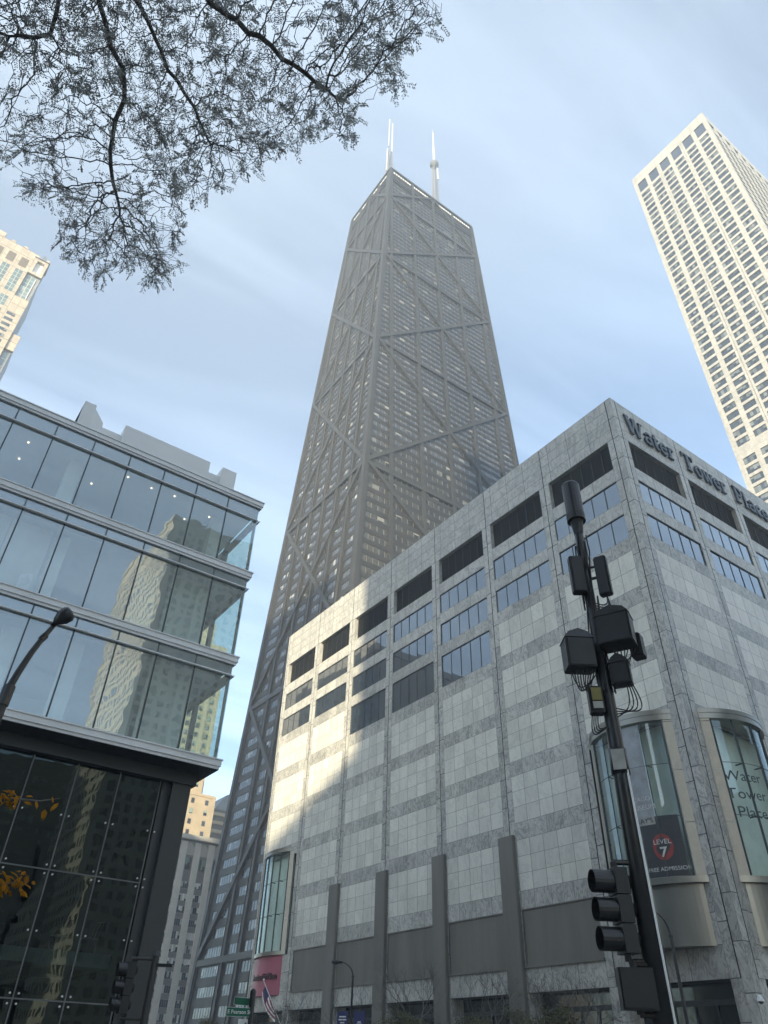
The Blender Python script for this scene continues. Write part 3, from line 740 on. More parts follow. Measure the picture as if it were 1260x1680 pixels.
# columns
def zstart(edge0, edge1, c): return max(0.0, (c-edge0)/(edge1-edge0)*H) if edge1 != edge0 else 0
for k, c in enumerate(CX):
    z0 = 0.0 if 0 < k < 4 else 0.0
    mb = MB(); mb.bar(S_(c, z0, .1), S_(c, 341, .1), nS, 1.35, .55); mb.build('column', MT['anod2'], tt)
for c in CY:
    mb = MB(); mb.bar(W_(c, 0, .1), W_(c, 341, .1), nW, 1.0, .5)
    for s in (-.75, .75): mb.bar(W_(c+s, 0, .1), W_(c+s, 341, .1), nW, .16, .62)
    mb.build('column', MT['anod2'], tt)
for (a0, a1) in (((xW(0), yS(0)), (xW(H), yS(H))), ((xE(0), yS(0)), (xE(H), yS(H))), ((xW(0), yN(0)), (xW(H), yN(H)))):
    mb = MB(); sx = 1 if a0[0] < 120 else -1; sy = 1 if a0[1] < 158 else -1
    for e0, e1, w_ in ((-.55, 1.15, 0), (-.85, .55, 0)):
        p = [Vector((a0[0]+sx*e0, a0[1]+sy*e0, 0)), Vector((a1[0]+sx*e0, a1[1]+sy*e0, H))]
        dv = p[1]-p[0]; mb.obox(p[0], (sx*(e1-e0), 0, 0), (0, sy*(e1-e0), 0), dv)
    mb.build('corner_column', MT['anod2'], tt)
# braces and ties
def brace(P, n, a0, z0, a1, z1, w_=1.25, d=.72):
    MB().bar(P(a0, z0, .12), P(a1, z1, .12), n, w_, d).build('brace', MT['anod2'], tt)
for lo, hi in zip(NODES, NODES[1:]):
    brace(S_, nS, xW(lo), lo, xE(hi), hi); brace(S_, nS, xE(lo), lo, xW(hi), hi, 1.25, .76)
    brace(W_, nW, yS(lo), lo, yN(hi), hi); brace(W_, nW, yN(lo), lo, yS(hi), hi, 1.25, .76)
brace(S_, nS, xW(315), 315, 120.15, 341); brace(S_, nS, xE(315), 315, 120.15, 341, 1.25, .76)
brace(W_, nW, yS(315), 315, 156.3, 341); brace(W_, nW, yN(315), 315, 156.3, 341, 1.25, .76)
for zz in NODES:
    MB().bar(S_(xW(zz), zz-1, .1), S_(xE(zz), zz-1, .1), nS, 1.3, .66).build('tie_beam', MT['anod2'], tt)
    MB().bar(W_(yS(zz), zz-1, .1), W_(yN(zz), zz-1, .1), nW, 1.3, .66).build('tie_beam', MT['anod2'], tt)
# crown: open white slots under the roof edge
cr = MB()
cr.bar(S_(xW(341), 341.4, .1), S_(xE(341), 341.4, .1), nS, 1.2, .9); cr.bar(W_(yS(341), 341.4, .1), W_(yN(341), 341.4, .1), nW, 1.2, .92)
for zz in (331.5, 333.5): 
    cr.bar(S_(xW(zz), zz, .1), S_(xE(zz), zz, .1), nS, 1.0, .5); cr.bar(W_(yS(zz), zz, .1), W_(yN(zz), zz, .1), nW, 1.0, .5)
cr.build('roof_edge', MT['anod2'], tt)
cs = MB()
for k in range(36):
    a = xW(339)+1.2+k*(xE(339)-xW(339)-2.4)/36
    cs.bar(S_(a+.2, 339.4, .3), S_(a+1.05, 339.4, .3), nS, 1.5, .12)
for k in range(16):
    a = yS(339)+1.2+k*(yN(339)-yS(339)-2.4)/16
    cs.bar(W_(a+.2, 339.4, .3), W_(a+1.6, 339.4, .3), nW, 1.3, .12)
cs.build('crown_light_band', MT['crownlit'], tt)
# two lattice masts
def mast(x, y, top, ball):
    m_ = MB(); z0 = 342; zl = z0+(top-z0)*.62; w0 = 1.9; k = z0
    cor = [(-1,-1),(1,-1),(1,1),(-1,1)]
    for cx, cy in cor: m_.tube([(x+cx*w0, y+cy*w0, z0), (x+cx*w0*.55, y+cy*w0*.55, zl)], .17, 5)
    i = 0
    while k < zl-2.5:
        t0, t1 = (k-z0)/(zl-z0), (k+2.5-z0)/(zl-z0); a, b_ = w0*(1-.45*t0), w0*(1-.45*t1)
        for j in range(4):
            (p, q), (r, s_) = cor[j], cor[(j+1) % 4]
            m_.tube([(x+p*a, y+q*a, k), (x+r*b_, y+s_*b_, k+2.5)], .09, 4); m_.tube([(x+p*b_, y+q*b_, k+2.5), (x+r*b_, y+s_*b_, k+2.5)], .08, 4)
        k += 2.5
    mo = m_.build('mast', MT['mastgrey'], tt)
    pl = MB()
    if ball:
        pl.tube([(x,y,zl),(x,y,zl+1.2),(x,y,zl+3.4),(x,y,zl+4)], [1.4,2.6,2.6,1.2], 12)
        pl.build('drum', MT['roofmetal'], mo)
        q = MB(); q.tube([(x,y,zl+4),(x,y,zl+24)], 0.85, 10); q.tube([(x,y,zl+24),(x,y,top-6)], .55, 8); q.tube([(x,y,top-6),(x,y,top)], .15, 6); q.build('whip_antenna', MT['mastwhite'], mo)
        q = MB(); q.tube([(x+1.7,y-1.7,z0+6),(x+1.5,y-1.5,z0+24)], .5, 6); q.tube([(x+1.3,y-1.3,zl-16),(x+1.2,y-1.2,zl-3)], .6, 6); q.build('white_antenna', MT['mastwhite'], mo)
    else:
        q = MB(); q.tube([(x+.9,y-.6,zl),(x+.9,y-.6,top)], .5, 8); q.build('white_antenna', MT['mastwhite'], mo)
        q = MB(); q.tube([(x-1.3,y-.6,zl+4),(x-1.3,y-.6,top+2.5)], .4, 8); q.build('white_antenna', MT['mastwhite'], mo)
        q = MB(); q.tube([(x-2.6,y-1.6,zl-26),(x-2.6,y-1.6,zl-2)], .45, 8); q.build('white_antenna', MT['mastwhite'], mo)
        q = MB(); q.tube([(x,y,z0+14),(x,y,z0+26)], .9, 10); q.build('white_antenna', MT['mastwhite'], mo)
        q = MB()
        for zz, ln in ((z0+30, 5), (z0+33, 4), (z0+40, 3), (z0+44, 3.5)): q.tube([(x-ln*.4,y,zz),(x+ln,y-1,zz-2)], .1, 4)
        q.build('side_arm', MT['mastgrey'], mo)
mast(104.6, 156.0, 432, False); mast(136.4, 156.0, 468, True)

# ------------------------------------------------------------------ white marble tower
wt = thing('white_marble_tower', (146.5, 28.3, 0), 'tall white marble tower lit by the sun with rows of small dark windows', 'tower')
BLOCK.append((146.5, 212, 28.3, 57.3, 0, 262.4))
WTX, WTY = 146.5, 28.3
def TWf(u, z, d=0.0): return (WTX-d, u, z)
def TSf(u, z, d=0.0): return (u, WTY-d, z)
wb = MB(); it = []; tr = random.Random(7)
rows = []; z = 249.75
while z > 60: rows.append(z); z -= 3.02
rows = [r for r in rows if not (123.4 < r < 128.2)]
rows = [r-(0.0) for r in rows]
def facebox(P, u0, u1, z0, z1, d0, d1, uv=None):
    a, b_ = P(u0, z0, d0), P(u1, z1, d1); v = [w_ for i in range(3) for w_ in sorted((a[i], b_[i]))]
    wb.box(*v, 0, uv)
def tower_face(P, ustart, ncol, bays):
    pitch, ww = 4.70, 3.35
    cols = [ustart+.85+pitch*k for k in range(ncol)]
    uend = cols[-1]+ww+.85
    # piers, split at the thin joint between bays
    edges = [ustart]+[c for c in cols]
    prev = ustart
    for k, c in enumerate(cols+[None]):
        nxt = c if c is not None else uend
        u0 = prev; u1 = nxt
        if k % 2 == 0 and 0 < k < ncol:
            m_ = (u0+u1)/2
            facebox(P, u0, m_-.05, 55.2, 257.0, -.4, 0, uvr(tr.randint(0,99)+.02, 0, tr.randint(0,99)+.9, 64)); facebox(P, m_+.05, u1, 55.2, 257.0, -.4, 0, uvr(.05, 0, .95, 64))
        else: facebox(P, u0, u1, 55.2, 257.0, -.4, 0, uvr(tr.randint(0,99)+.05, 0, tr.randint(0,99)+.95, 64))
        prev = (c+ww) if c is not None else None
    facebox(P, ustart, uend, 257.0, 262.3, -.4, 0, uvr(0, 0, ncol*1.6, 3))
    for c in cols:
        top = 256.9; u = tr.randint(0, 800); v = tr.randint(0, 800)
        it.append(([P(c,251.3,-.22), P(c+ww,251.3,-.22), P(c+ww,257,-.22), P(c,257,-.22)], uvr(u, v, u+1, v+1), 'l'))
        last = 251.3
        for r in rows:
            if last-r > 3: facebox(P, c+.002, c+ww-.002, r, last, -.30, -.03, uvr(0, 0, 2.4, 2.6))
            else: facebox(P, c+.002, c+ww-.002, r, last, -.30, -.03, uvr(tr.randint(0,99)+.05, .1, tr.randint(0,99)+2.3, .9))
            u = tr.randint(0, 800); v = tr.randint(0, 800)
            it.append(([P(c,r-2.08,-.22), P(c+ww,r-2.08,-.22), P(c+ww,r,-.22), P(c,r,-.22)], uvr(u, v, u+4, v+1), 'w'))
            last = r-2.08
        facebox(P, c+.002, c+ww-.002, 55.2, last, -.30, -.03, uvr(0, 0, 2, 1))
    return uend
ye = tower_face(TWf, 28.75, 6, 3); xe = tower_face(TSf, 147.0, 14, 7)
# chamfered corner piers and the other sides
wb.box(WTX+.02, WTX+.46, WTY+.02, WTY+.42, 55.2, 262.28, 0, uvr(.05, 0, .95, 64)); wb.box(WTX+.02, WTX+.6, ye+.03, ye+.5, 55.2, 262.28, 0, uvr(.05, 0, .95, 64))
wb.box(WTX+.42, xe-.3, WTY+.42, ye+.3, 55.2, 262.2, 0, uvr(0, 0, 12, 64))
wb.build('wall', MT['cream'], wt)
MT['tlouver'] = reflect_glass('tower_top_louver', (0.05, 0.055, 0.065), 0.10)
window_parts(it, {'w': MT['twin'], 'l': MT['tlouver']}, wt)

# ------------------------------------------------------------------ glass corner building
gb = thing('glass_office_building', (10.8, 26.4, 0), 'low glass office building with a dark recessed base at the street corner', 'office building')
X0, X1, Y0, Y1 = -24.84, 10.8, 26.4, 62.0
FL = [10.9, 15.25, 19.5, 23.6]
MX = [10.8-1.62*k for k in range(1, 22)]; MY = [26.4+1.9*k for k in range(1, 19)]
gr = random.Random(3)
# slabs, ceilings, cores
sb = MB()
for z0 in FL[:3]: sb.box(X0+.2, X1-.25, Y0+.25, Y1-.2, z0-.25, z0+.02)
sb.box(X0+.2, X1-.2, Y0+.2, Y1-.2, 23.2, 23.5)
sb.build('floor_slab', MT['interior'], gb)
cl = MB()
for z0, z1 in zip(FL, FL[1:]): cl.quad((X0+.2,Y0+.3,z1-.95),(X1-.3,Y0+.3,z1-.95),(X1-.3,Y1-.2,z1-.95),(X0+.2,Y1-.2,z1-.95))
for z1 in FL[1:]: cl.quad((X0+.2,Y0+.3,z1-.95),(X1-.3,Y0+.3,z1-.95),(X1-.3,Y0+.3,z1-.3),(X0+.2,Y0+.3,z1-.3)); cl.quad((X1-.3,Y0+.3,z1-.95),(X1-.3,Y1-.2,z1-.95),(X1-.3,Y1-.2,z1-.3),(X1-.3,Y0+.3,z1-.3))
co = cl.build('ceiling', MT['ceiling'], gb)
for x, y in [(0.3,27.6),(0.25,28.95),(2.5,27.65),(3.4,28.7),(4.6,27.2),(5.75,27.3),(6.85,27.2),(8.85,27.7),(7.95,28.6),(9.65,29.8)]:
    d_ = MB(); d_.tube([(x,y,22.60),(x,y,22.645)], .042, 10); d_.build('ceiling_light', MT['lamp_on'], co)
cw = MB()
for z0, z1 in zip(FL, FL[1:]):
    cw.box(X0+1, 6.2, Y0+7.5, Y0+7.8, z0+.03, z1-.96); cw.box(6.2, 6.4, Y0+7.5, Y1-4, z0+.03, z1-.96)
cw.build('partition', MT['interior'], gb)
for z0, z1 in zip(FL, FL[1:]):
    for x in (9.0, 2.1, -5.0, -12):
        c_ = MB(); c_.box(x, x+.62, Y0+1.1, Y0+1.7, z0+.03, z1-.96); c_.build('column', MT['interior'], gb)
# roller blinds and partitions just inside the middle and lower floors
for (xa, xb, z0, z1, zb) in [(0.95,2.5,15.25,19.5,15.3),(-.8,.9,15.25,19.5,15.3),(2.65,3.2,15.25,19.5,15.3),(5.9,7.3,10.9,15.25,10.95),(7.6,8.9,10.9,15.25,10.95),(4.3,5.0,10.9,15.25,10.95),(7.6,8.9,15.25,19.5,15.3),(6.2,7.2,15.25,19.5,15.3)]:
    q = MB(); q.box(xa, xb, Y0+.75, Y0+.80, zb, z1-.97); q.build('blind', MT['blind'], gb)
q = MB(); q.box(1.9, 2.35, Y0+.5, Y0+.7, 15.3, 16.3); q.build('cabinet', MT['white'], gb)
# glazing
def glaze(P, us, face):
    for z0, z1 in zip(FL, FL[1:]):
        zt = z1-(.88 if z1 < 23 else 1.15)
        for a, b_ in zip(us, us[1:]):
            e = [gr.uniform(-.004, .004) for _ in range(4)]
            o = MB(); o.quad(P(a,z0,e[0]), P(b_,z0,e[1]), P(b_,zt,e[2]), P(a,zt,e[3])); o.build('pane', MT['cwglass'], gb)
            o = MB(); o.quad(P(a,zt,e[0]), P(b_,zt,e[1]), P(b_,z1-.3,e[2]), P(a,z1-.3,e[3])); o.build('spandrel_pane', MT['spandrel'], gb)
        m_ = MB()
        for a in us[1:-1]:
            p, q = P(a-.026, z0, .02), P(a+.026, z1-.3, -.10); m_.box(*[v for i in range(3) for v in sorted((p[i], q[i]))])
        m_.build('mullion', MT['mull'], gb)
        t_ = MB(); t_.tube([P(us[0], zt, .10), P(us[-1], zt, .10)], .04, 8); p, q = P(us[0], zt-.03, .0), P(us[-1], zt+.03, .08); t_.box(*[v for i in range(3) for v in sorted((p[i], q[i]))]); t_.build('transom', MT['alum'], gb)
def GS(u, z, d=0.0): return (u, Y0-d, z)
def GE(u, z, d=0.0): return (X1+d, u, z)
usS = sorted([X1]+MX[:16]); glaze(GS, usS[::1], 'S')
usE = [Y0]+[Y0+3.1*k for k in range(1, 8)]
for z0, z1 in zip(FL, FL[1:]):
    zt = z1-(.88 if z1 < 23 else 1.15)
    o = MB(); o.quad(GE(Y0,z0), GE(Y0+24.8,z0), GE(Y0+24.8,z1-.3), GE(Y0,z1-.3)); o.build('side_pane', MT['cwside'], gb)
    m_ = MB()
    for a in usE[1:]: m_.box(X1-.22, X1-.02, a-.09, a+.09, z0, z1-.3)
    m_.box(X1-.2, X1-.03, Y0+.05, Y0+24.8, zt-.28, zt+.05); m_.box(X1-.12, X1-.02, Y0+.02, Y0+.12, z0, z1-.3)
    m_.build('mullion', MT['mull'], gb)
    t_ = MB(); t_.tube([GE(Y0-.1, zt, .08), GE(Y0+24.8, zt, .08)], .04, 8); t_.build('transom', MT['alum'], gb)
# ledges at each floor, stepped
for z0 in FL:
    l = MB()
    for e, za, zb in ((.10, -.38, -.27), (.15, -.268, -.05), (.19, -.048, .0)):
        l.box(X0, X1+e, Y0-e, Y0+.3, z0+za, z0+zb); l.box(X1-.3, X1+e, Y0+.302, Y1, z0+za, z0+zb)
    l.build('ledge', MT['alum'], gb)
# closed west part and back wall
bk = MB(); bk.box(X0, X1-6, Y1-.15, Y1, 0, 23.4); bk.box(X0, X0+.15, Y0+.1, Y1-.16, 0, 23.4); bk.build('back_wall', MT['greyside'], gb)
rf = MB(); rf.box(X0+.3, X1-.3, Y0+.3, Y1-.3, 23.52, 23.6); ro = rf.build('roof', MT['roofmetal'], gb)
ph = MB()
ph.box(1.92, 2.5, 29.6, 34, 23.6, 27.97); ph.prism([(1.92, 23.6), (3.1, 23.6), (3.1, 27.3), (2.56, 27.97), (1.92, 27.97)], (0,29.9,0), (1,0,0), (0,0,1), (0,3,0)); ph.box(3.1, 4.2, 30.2, 40, 23.6, 27.3); ph.box(4.18, 9.0, 30.0, 42, 23.6, 27.93); ph.box(9.0, 9.75, 30.2, 42, 23.6, 27.4); ph.box(9.74, 11.1-.5, 30.0, 41, 23.6, 27.97)
ph.build('plant_screen', MT['penthouse'], ro)
# dark base: soffit, recessed lobby glass, corner column
ba = MB(); ba.quad((X0,Y0-.1,10.5),(X1+.1,Y0-.1,10.5),(X1+.1,Y1,10.5),(X0,Y1,10.5)); ba.box(X0, X1-.3, Y0+.9, Y0+1.3, 10.05, 10.48)
ba.build('soffit', MT['soffit'], gb)
cc = MB(); cc.box(9.62, 10.35, Y0+1.0, Y0+2.4, 0.15, 10.48); cc.box(9.3, 9.62, Y0+1.25, Y0+2.4, 0.15, 10.48); cc.build('corner_column', MT['soffit'], gb)
GX = [9.2-1.55*k for k in range(0, 12)]; GZ = [0.15, 3.02, 6.55, 10.05]
for a, b_ in zip(GX[1:], GX):
    for z0, z1 in zip(GZ, GZ[1:]):
        e = [gr.uniform(-.012, .012) for _ in range(4)]
        o = MB(); o.quad((a+.012,27.6+e[0],z0+.012),(b_-.012,27.6+e[1],z0+.012),(b_-.012,27.6+e[2],z1-.012),(a+.012,27.6+e[3],z1-.012)); o.build('lobby_pane', MT['lowglass'], gb)
jn = MB()
for a in GX: jn.box(a-.02, a+.02, 27.585, 27.62, .15, 10.05)
for z0 in GZ[1:3]: jn.box(GX[-1], GX[0], 27.58, 27.625, z0-.02, z0+.02)
jn.build('glazing_joint', MT['joint'], gb)
sp = MB()
for a in GX:
    for z0 in (3.02, 6.55, 4.8, 8.25, 1.5):
        for dx_, dz_ in (((-.13,-.13),(.13,.13),(-.13,.13),(.13,-.13)) if z0 in (3.02, 6.55) else ((-.13, 0),(.13, 0))):
            sp.tube([(a+dx_,27.53,z0+dz_),(a+dx_,27.575,z0+dz_)], .03, 7)
o = sp.build('glass_bolt', MT['white'], gb); o['kind'] = 'stuff'
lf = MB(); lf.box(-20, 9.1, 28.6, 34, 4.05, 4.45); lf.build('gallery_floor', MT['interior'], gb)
lw_ = MB(); lw_.box(-20, 10, 40, 40.3, .15, 10.7); lw_.box(-20, 10.2, 28, 40, .10, .16); lw_.box(9.3, 9.5, 27.7, 39.9, .2, 10.7); lw_.build('lobby_dark_box', MT['dark'], gb)  # near-black box added to keep the lobby dark
# chairs on the gallery
def chair(x, y, z, rot):
    t = thing('cafe_chair', (x, y, z), '', 'chair', 'chairs on the gallery'); 
    f = MB(); f.tube([(0,0,.46),(.42,0,.46)], .015, 5); f.box(0, .42, 0, .42, .44, .47); s = f.build('seat', MT['white'], None); s.parent = t
    b_ = MB()
    for yy in (.05, .21, .37): b_.tube([(.40,yy,.47),(.46,yy,.75),(.56,yy,1.0)], .014, 5)
    b_.tube([(.56,.03,1.0),(.56,.39,1.0)], .016, 5); q = b_.build('backrest', MT['white'], None); q.parent = t
    for lx in (.03, .39):
        for ly in (.03, .39):
            g = MB(); g.tube([(lx,ly,.44),(lx,ly,0)], .014, 5); q = g.build('leg', MT['white'], None); q.parent = t
    t.rotation_euler.z = rot; return t
c1 = chair(7.2, 28.9, 4.45, 0.2); c1['label'] = 'white chair behind the lobby glass, the one farther from the corner column'
c2 = chair(8.3, 28.8, 4.45, 0.5); c2['label'] = 'white chair behind the lobby glass, the one nearest the dark corner column'
for c_ in (c1, c2): c_['group'] = 'chairs on the gallery'

# ------------------------------------------------------------------ hotel slab far down the street
ho = thing('hotel_block', (82.6, 225, 0), 'grey hotel slab with vertical piers, checkered windows and a lattice band on top', 'hotel')
HB = MB(); hp = 4.45; itm = []; hr = random.Random(5)
xs = [82.9-hp, 82.9]+[82.9+hp*k for k in range(1, 8)]
HB.box(74, 118, 225.25, 250, 0, 55.6)
HB.build('wall', MT['hotelband'], ho)
pr = MB()
for x in xs: pr.box(x+2.45, x+hp-.05, 224.9, 225.24, 0, 55.0)
pr.build('pier', MT['hotelpier'], ho)
rfl = MB(); rfl.box(73.5, 118.5, 224.2, 250.4, 55.62, 56.9); rfl.build('roof', MT['hotelpier'], ho)
for x in xs:
    lt = MB()
    lt.box(x, x+2.4, 225.16, 225.22, 51.4, 55.0)
    for k in range(-4, 8):
        for sg in (1, -1):
            a = x+k*.6; p0, p1 = (a, 51.4), (a+sg*3.6, 55.0)
            # clip to the panel
            (xa, za), (xb, zb) = p0, p1
            def clip(xa, za, xb, zb):
                t0, t1 = 0.0, 1.0; dx_ = xb-xa
                ta, tb = (x-xa)/dx_, (x+2.4-xa)/dx_
                if ta > tb: ta, tb = tb, ta
                return max(t0, ta), min(t1, tb)
            ta, tb = clip(xa, za, xb, zb)
            if tb-ta < .05: continue
            lt.bar((xa+(xb-xa)*ta, 225.15, za+(zb-za)*ta), (xa+(xb-xa)*tb, 225.15, za+(zb-za)*tb), (0,-1,0), .16, .1+.002*k+(.03 if sg > 0 else 0), 1)
    lt.build('lattice', [MT['dark'], MT['hotelpier']], ho)
    z = 46.9; u = hr.randint(0, 500)
    itm.append(([(x+.35,225.2,47.3),(x+2.05,225.2,47.3),(x+2.05,225.2,50.8),(x+.35,225.2,50.8)], uvr(u, 3, u+3, 4), 'd'))
    z = 44.2
    while z > 2:
        u, v = hr.randint(0, 800), hr.randint(0, 800)
        itm.append(([(x+.05,225.2,z-1.9),(x+2.4,225.2,z-1.9),(x+2.4,225.2,z),(x+.05,225.2,z)], uvr(u, v, u+4, v+1), 'w')); z -= 3.22
window_parts(itm, {'w': MT['hotelwin'], 'd': MT['tanwin']}, ho)

# ------------------------------------------------------------------ tan limestone tower behind it
pt = thing('tan_limestone_tower', (106, 290, 0), 'sunlit tan limestone tower with setbacks behind the grey hotel', 'tower')
pb = MB(); pb.box(85, 121, 290, 330, 0, 89); pb.box(85, 114.9, 291.5, 330, 89, 98); pb.box(88, 118.6, 300, 332, 89.01, 160); pb.box(92, 112, 303, 326, 160, 172)
for x in (88.0, 93, 98, 103, 108, 113, 117.4): pb.box(x, x+1.2, 299.6, 300, 89, 158)
pb.box(84.8, 121.2, 289.8, 290.0, 87.9, 88.3)
pb.build('wall', MT['tan'], pt)
itm = []
for col, x in enumerate((97.0, 103.5, 110.5, 116.6)):
    z = 86.8
    while z > 30:
        u, v = hr.randint(0, 800), hr.randint(0, 800); itm.append(([(x,289.95,z-2.0),(x+1.5,289.95,z-2.0),(x+1.5,289.95,z),(x,289.95,z)], uvr(u, v, u+1, v+1), 'w')); z -= 4.0
for x in (109.0, 111.6):
    u = hr.randint(0, 800); itm.append(([(x,291.45,91.6),(x+1.3,291.45,91.6),(x+1.3,291.45,93.4),(x,291.45,93.4)], uvr(u, 5, u+1, 6), 'w'))
for x in (90.2, 95.2, 100.2, 105.2, 110.2, 114.9):
    z = 157.0
    while z > 99:
        u, v = hr.randint(0, 800), hr.randint(0, 800); itm.append(([(x,299.95,z-2.3),(x+1.7,299.95,z-2.3),(x+1.7,299.95,z),(x,299.95,z)], uvr(u, v, u+2, v+1), 'w')); z -= 4.0
window_parts(itm, {'w': MT['tanwin']}, pt)
db = thing('balcony_apartment_block', (134, 320, 0), 'brown apartment block with stacked balconies and a grey sloped roof', 'apartment building')
q = MB(); q.box(134.5, 152, 321, 345, 0, 93.0); q.build('wall', MT['brown'], db)
for k in range(14):
    z = 91.5-3.6*k; b_ = MB(); b_.box(133.5, 151, 319.6, 321, z-1.3, z); b_.build('balcony', MT['tan'], db)
q = MB(); q.prism([(134, 93), (152.5, 93), (147, 103), (139, 100)], (0,320.6,0), (1,0,0), (0,0,1), (0,24,0)); q.build('roof', MT['roofmetal'], db)

# ------------------------------------------------------------------ pale tower at the upper left
pl = thing('peach_limestone_tower', (-60, 220, 0), 'pale peach stone tower with a corner lantern and green glass strips, beyond the tree', 'tower')
q = MB()
q.box(-60, -22.9, 220, 246, 0, 259.6, 0, uvr(0,0,14,60)); q.box(-22.88, -17.7, 220.9, 246, 0, 249.0, 1)  # grey blocks put the east side's shade into the colour
q.box(-17.68, -15.0, 221.6, 242, 0, 213.8, 1); q.box(-22.87, -17.5, 220, 220.9, 0, 232.5, 0, uvr(0,0,2,50)); q.box(-17.45, -14.4, 220.6, 221.55, 205.5, 214.0, 0, uvr(0,0,1,2))
# lantern
for x in (-22.86, -18.9):
    q.box(x, x+1.2, 220, 221.2, 249.02, 259.4, 0, uvr(0,0,.9,4))
    q.box(x, x+1.2, 225.5, 226.7, 249.02, 259.4, 0, uvr(0,0,.9,4))
q.box(-22.86, -17.68, 220.05, 226.6, 256.2, 257.6, 0, uvr(0,0,2,1)); q.box(-22.86, -17.66, 219.98, 226.65, 247.6, 249.01, 0, uvr(0,0,2,1))
for x in (-28.2, -33.0, -37.8, -42.6): q.box(x, x+1.6, 219.85, 221, 259.6, 260.6, 0, uvr(0,0,1,1))
q.box(-45, -36.0, 222, 230, 259.6, 265, 0, uvr(0,0,3,3))
q.build('wall', [MT['peach'], MT['greyside']], pl)
lr = MB(); lr.poly([(-23.2,219.6,257.6),(-17.3,219.6,257.6),(-17.3,227,257.6),(-23.2,227,257.6)])
for a, b_ in (((-23.2,219.6),(-17.3,219.6)),((-17.3,219.6),(-17.3,227)),((-17.3,227),(-23.2,227)),((-23.2,227),(-23.2,219.6))): lr.quad((a[0],a[1],257.6),(b_[0],b_[1],257.6),(-20.2+(b_[0]+20.2)*.15,223.3+(b_[1]-223.3)*.15,262.4),(-20.2+(a[0]+20.2)*.15,223.3+(a[1]-223.3)*.15,262.4))
lr.box(-20.8, -19.6, 222.7, 223.9, 262.3, 263.8); lr.build('lantern_roof', MT['roofmetal'], pl)
lw2 = MB(); lw2.quad((-21.6,221.3,249.4),(-19.0,221.3,249.4),(-19.0,221.3,256.1),(-21.6,221.3,256.1)); lw2.build('lantern_window', MT['crownlit'], pl)
for x in (-27.1, -31.9, -36.7, -41.5):
    for (z0, z1, mk_, n, m_) in ((248.6,254.1,'dark',1,1),(232.9,246.6,'teal',2,6),(224.4,230.2,'teal',2,3)):
        d_ = MB(); d_.quad((x,219.95,z0),(x+2.9,219.95,z0),(x+2.9,219.95,z1),(x,219.95,z1), uvr(hr.randint(0,90), hr.randint(0,90), 0, 0) if False else uvr(10, 10, 10+n, 10+m_)); d_.build('window', MT['teal' if mk_ == 'teal' else 'brown'], pl)
    for k in range(22):
        z1 = 222.9-2.95*k; d_ = MB(); d_.quad((x+.3,219.95,z1-1.6),(x+2.7,219.95,z1-1.6),(x+2.7,219.95,z1),(x+.3,219.95,z1), uvr(k*3, k, k*3+3, k+1)); d_.build('window', MT['twin'], pl)
for k in range(14):
    z1 = 222.9-2.95*k; d_ = MB(); d_.quad((-22.4,219.95,z1-1.6),(-19.4,219.95,z1-1.6),(-19.4,219.95,z1),(-22.4,219.95,z1), uvr(k*3+100, k, k*3+103, k+1)); d_.build('window', MT['twin'], pl)
d_ = MB(); d_.quad((-22.7,220.85,232.6),(-19.0,220.85,232.6),(-19.0,220.85,246.8),(-22.7,220.85,246.8), uvr(40, 40, 42, 46)); d_.build('corner_window', MT['teal'], pl)
d_ = MB(); d_.tube([(-19.1,220.7,232.6),(-19.1,220.7,246.2)], .16, 6); d_.build('rail', MT['white'], pl)
d_ = MB(); d_.quad((-17.0,221.5,190),(-15.6,221.5,190),(-15.6,221.5,205),(-17.0,221.5,205), uvr(60, 60, 61, 64)); d_.build('corner_window', MT['teal'], pl)

# ------------------------------------------------------------------ the blocks to the south and west that shade the street and show in the glass
def block(name, label, x0, x1, y0, y1, h, m, wmat, cat, px=4.0, pz=3.9, ww=2.4, wh=2.0, faces='NEW'):
    t = thing(name, (x0, y0, 0), label, cat, 'towers behind the camera')
    q = MB(); q.box(x0, x1, y0, y1, 0, h); q.box(x0-.3, x1+.3, y0-.3, y1+.3, h-1.2, h+.6); q.build('wall', m, t)
    wq = MB(); k = 0
    def add(P, a, b_):
        nonlocal k
        n = int((b_-a)/px); s = (b_-a-n*px)/2
        for i in range(n):
            z = 6.0
            while z < h-5:
                u = a+s+i*px+(px-ww)/2; k += 1; U, Vv = (k*37) % 911, (k*53) % 877
                wq.quad(P(u,z), P(u+ww,z), P(u+ww,z+wh), P(u,z+wh), uvr(U, Vv, U+2, Vv+1)); z += pz
    if 'N' in faces: add(lambda u, z: (u, y1+.06, z), x0, x1)
    if 'E' in faces: add(lambda u, z: (x1+.06, u, z), y0, y1)
    if 'W' in faces: add(lambda u, z: (x0-.06, u, z), y0, y1)
    o = wq.build('window_rows', wmat, t); o['kind'] = 'stuff'
MT['stoneblock'] = plain('grey_brown_stone', (0.30, 0.28, 0.25), 0.85, 0, 0.1, 0.2); MT['darkblock'] = plain('dark_granite', (0.05, 0.05, 0.05), 0.6, 0, 0.1, 0.2); MT['paleblock'] = plain('pale_precast', (0.46, 0.44, 0.39), 0.8, 0, 0.1, 0.2)
block('stone_hotel_tower', 'grey brown stone tower across the square, seen only in reflections', -72, -27, -69.4, -22.7, 229, MT['stoneblock'], MT['tanwin'], 'tower', faces='NE')
block('low_stone_block', 'low dark granite block west of the grey brown stone tower', -175, -105, -95, -51.9, 75.3, MT['darkblock'], MT['tanwin'], 'building', faces='NE')
block('granite_tower', 'dark granite tower standing west of the street, outside the view', -190, -151.3, -42, 1, 176.3, MT['darkblock'], MT['tanwin'], 'tower', faces='E')
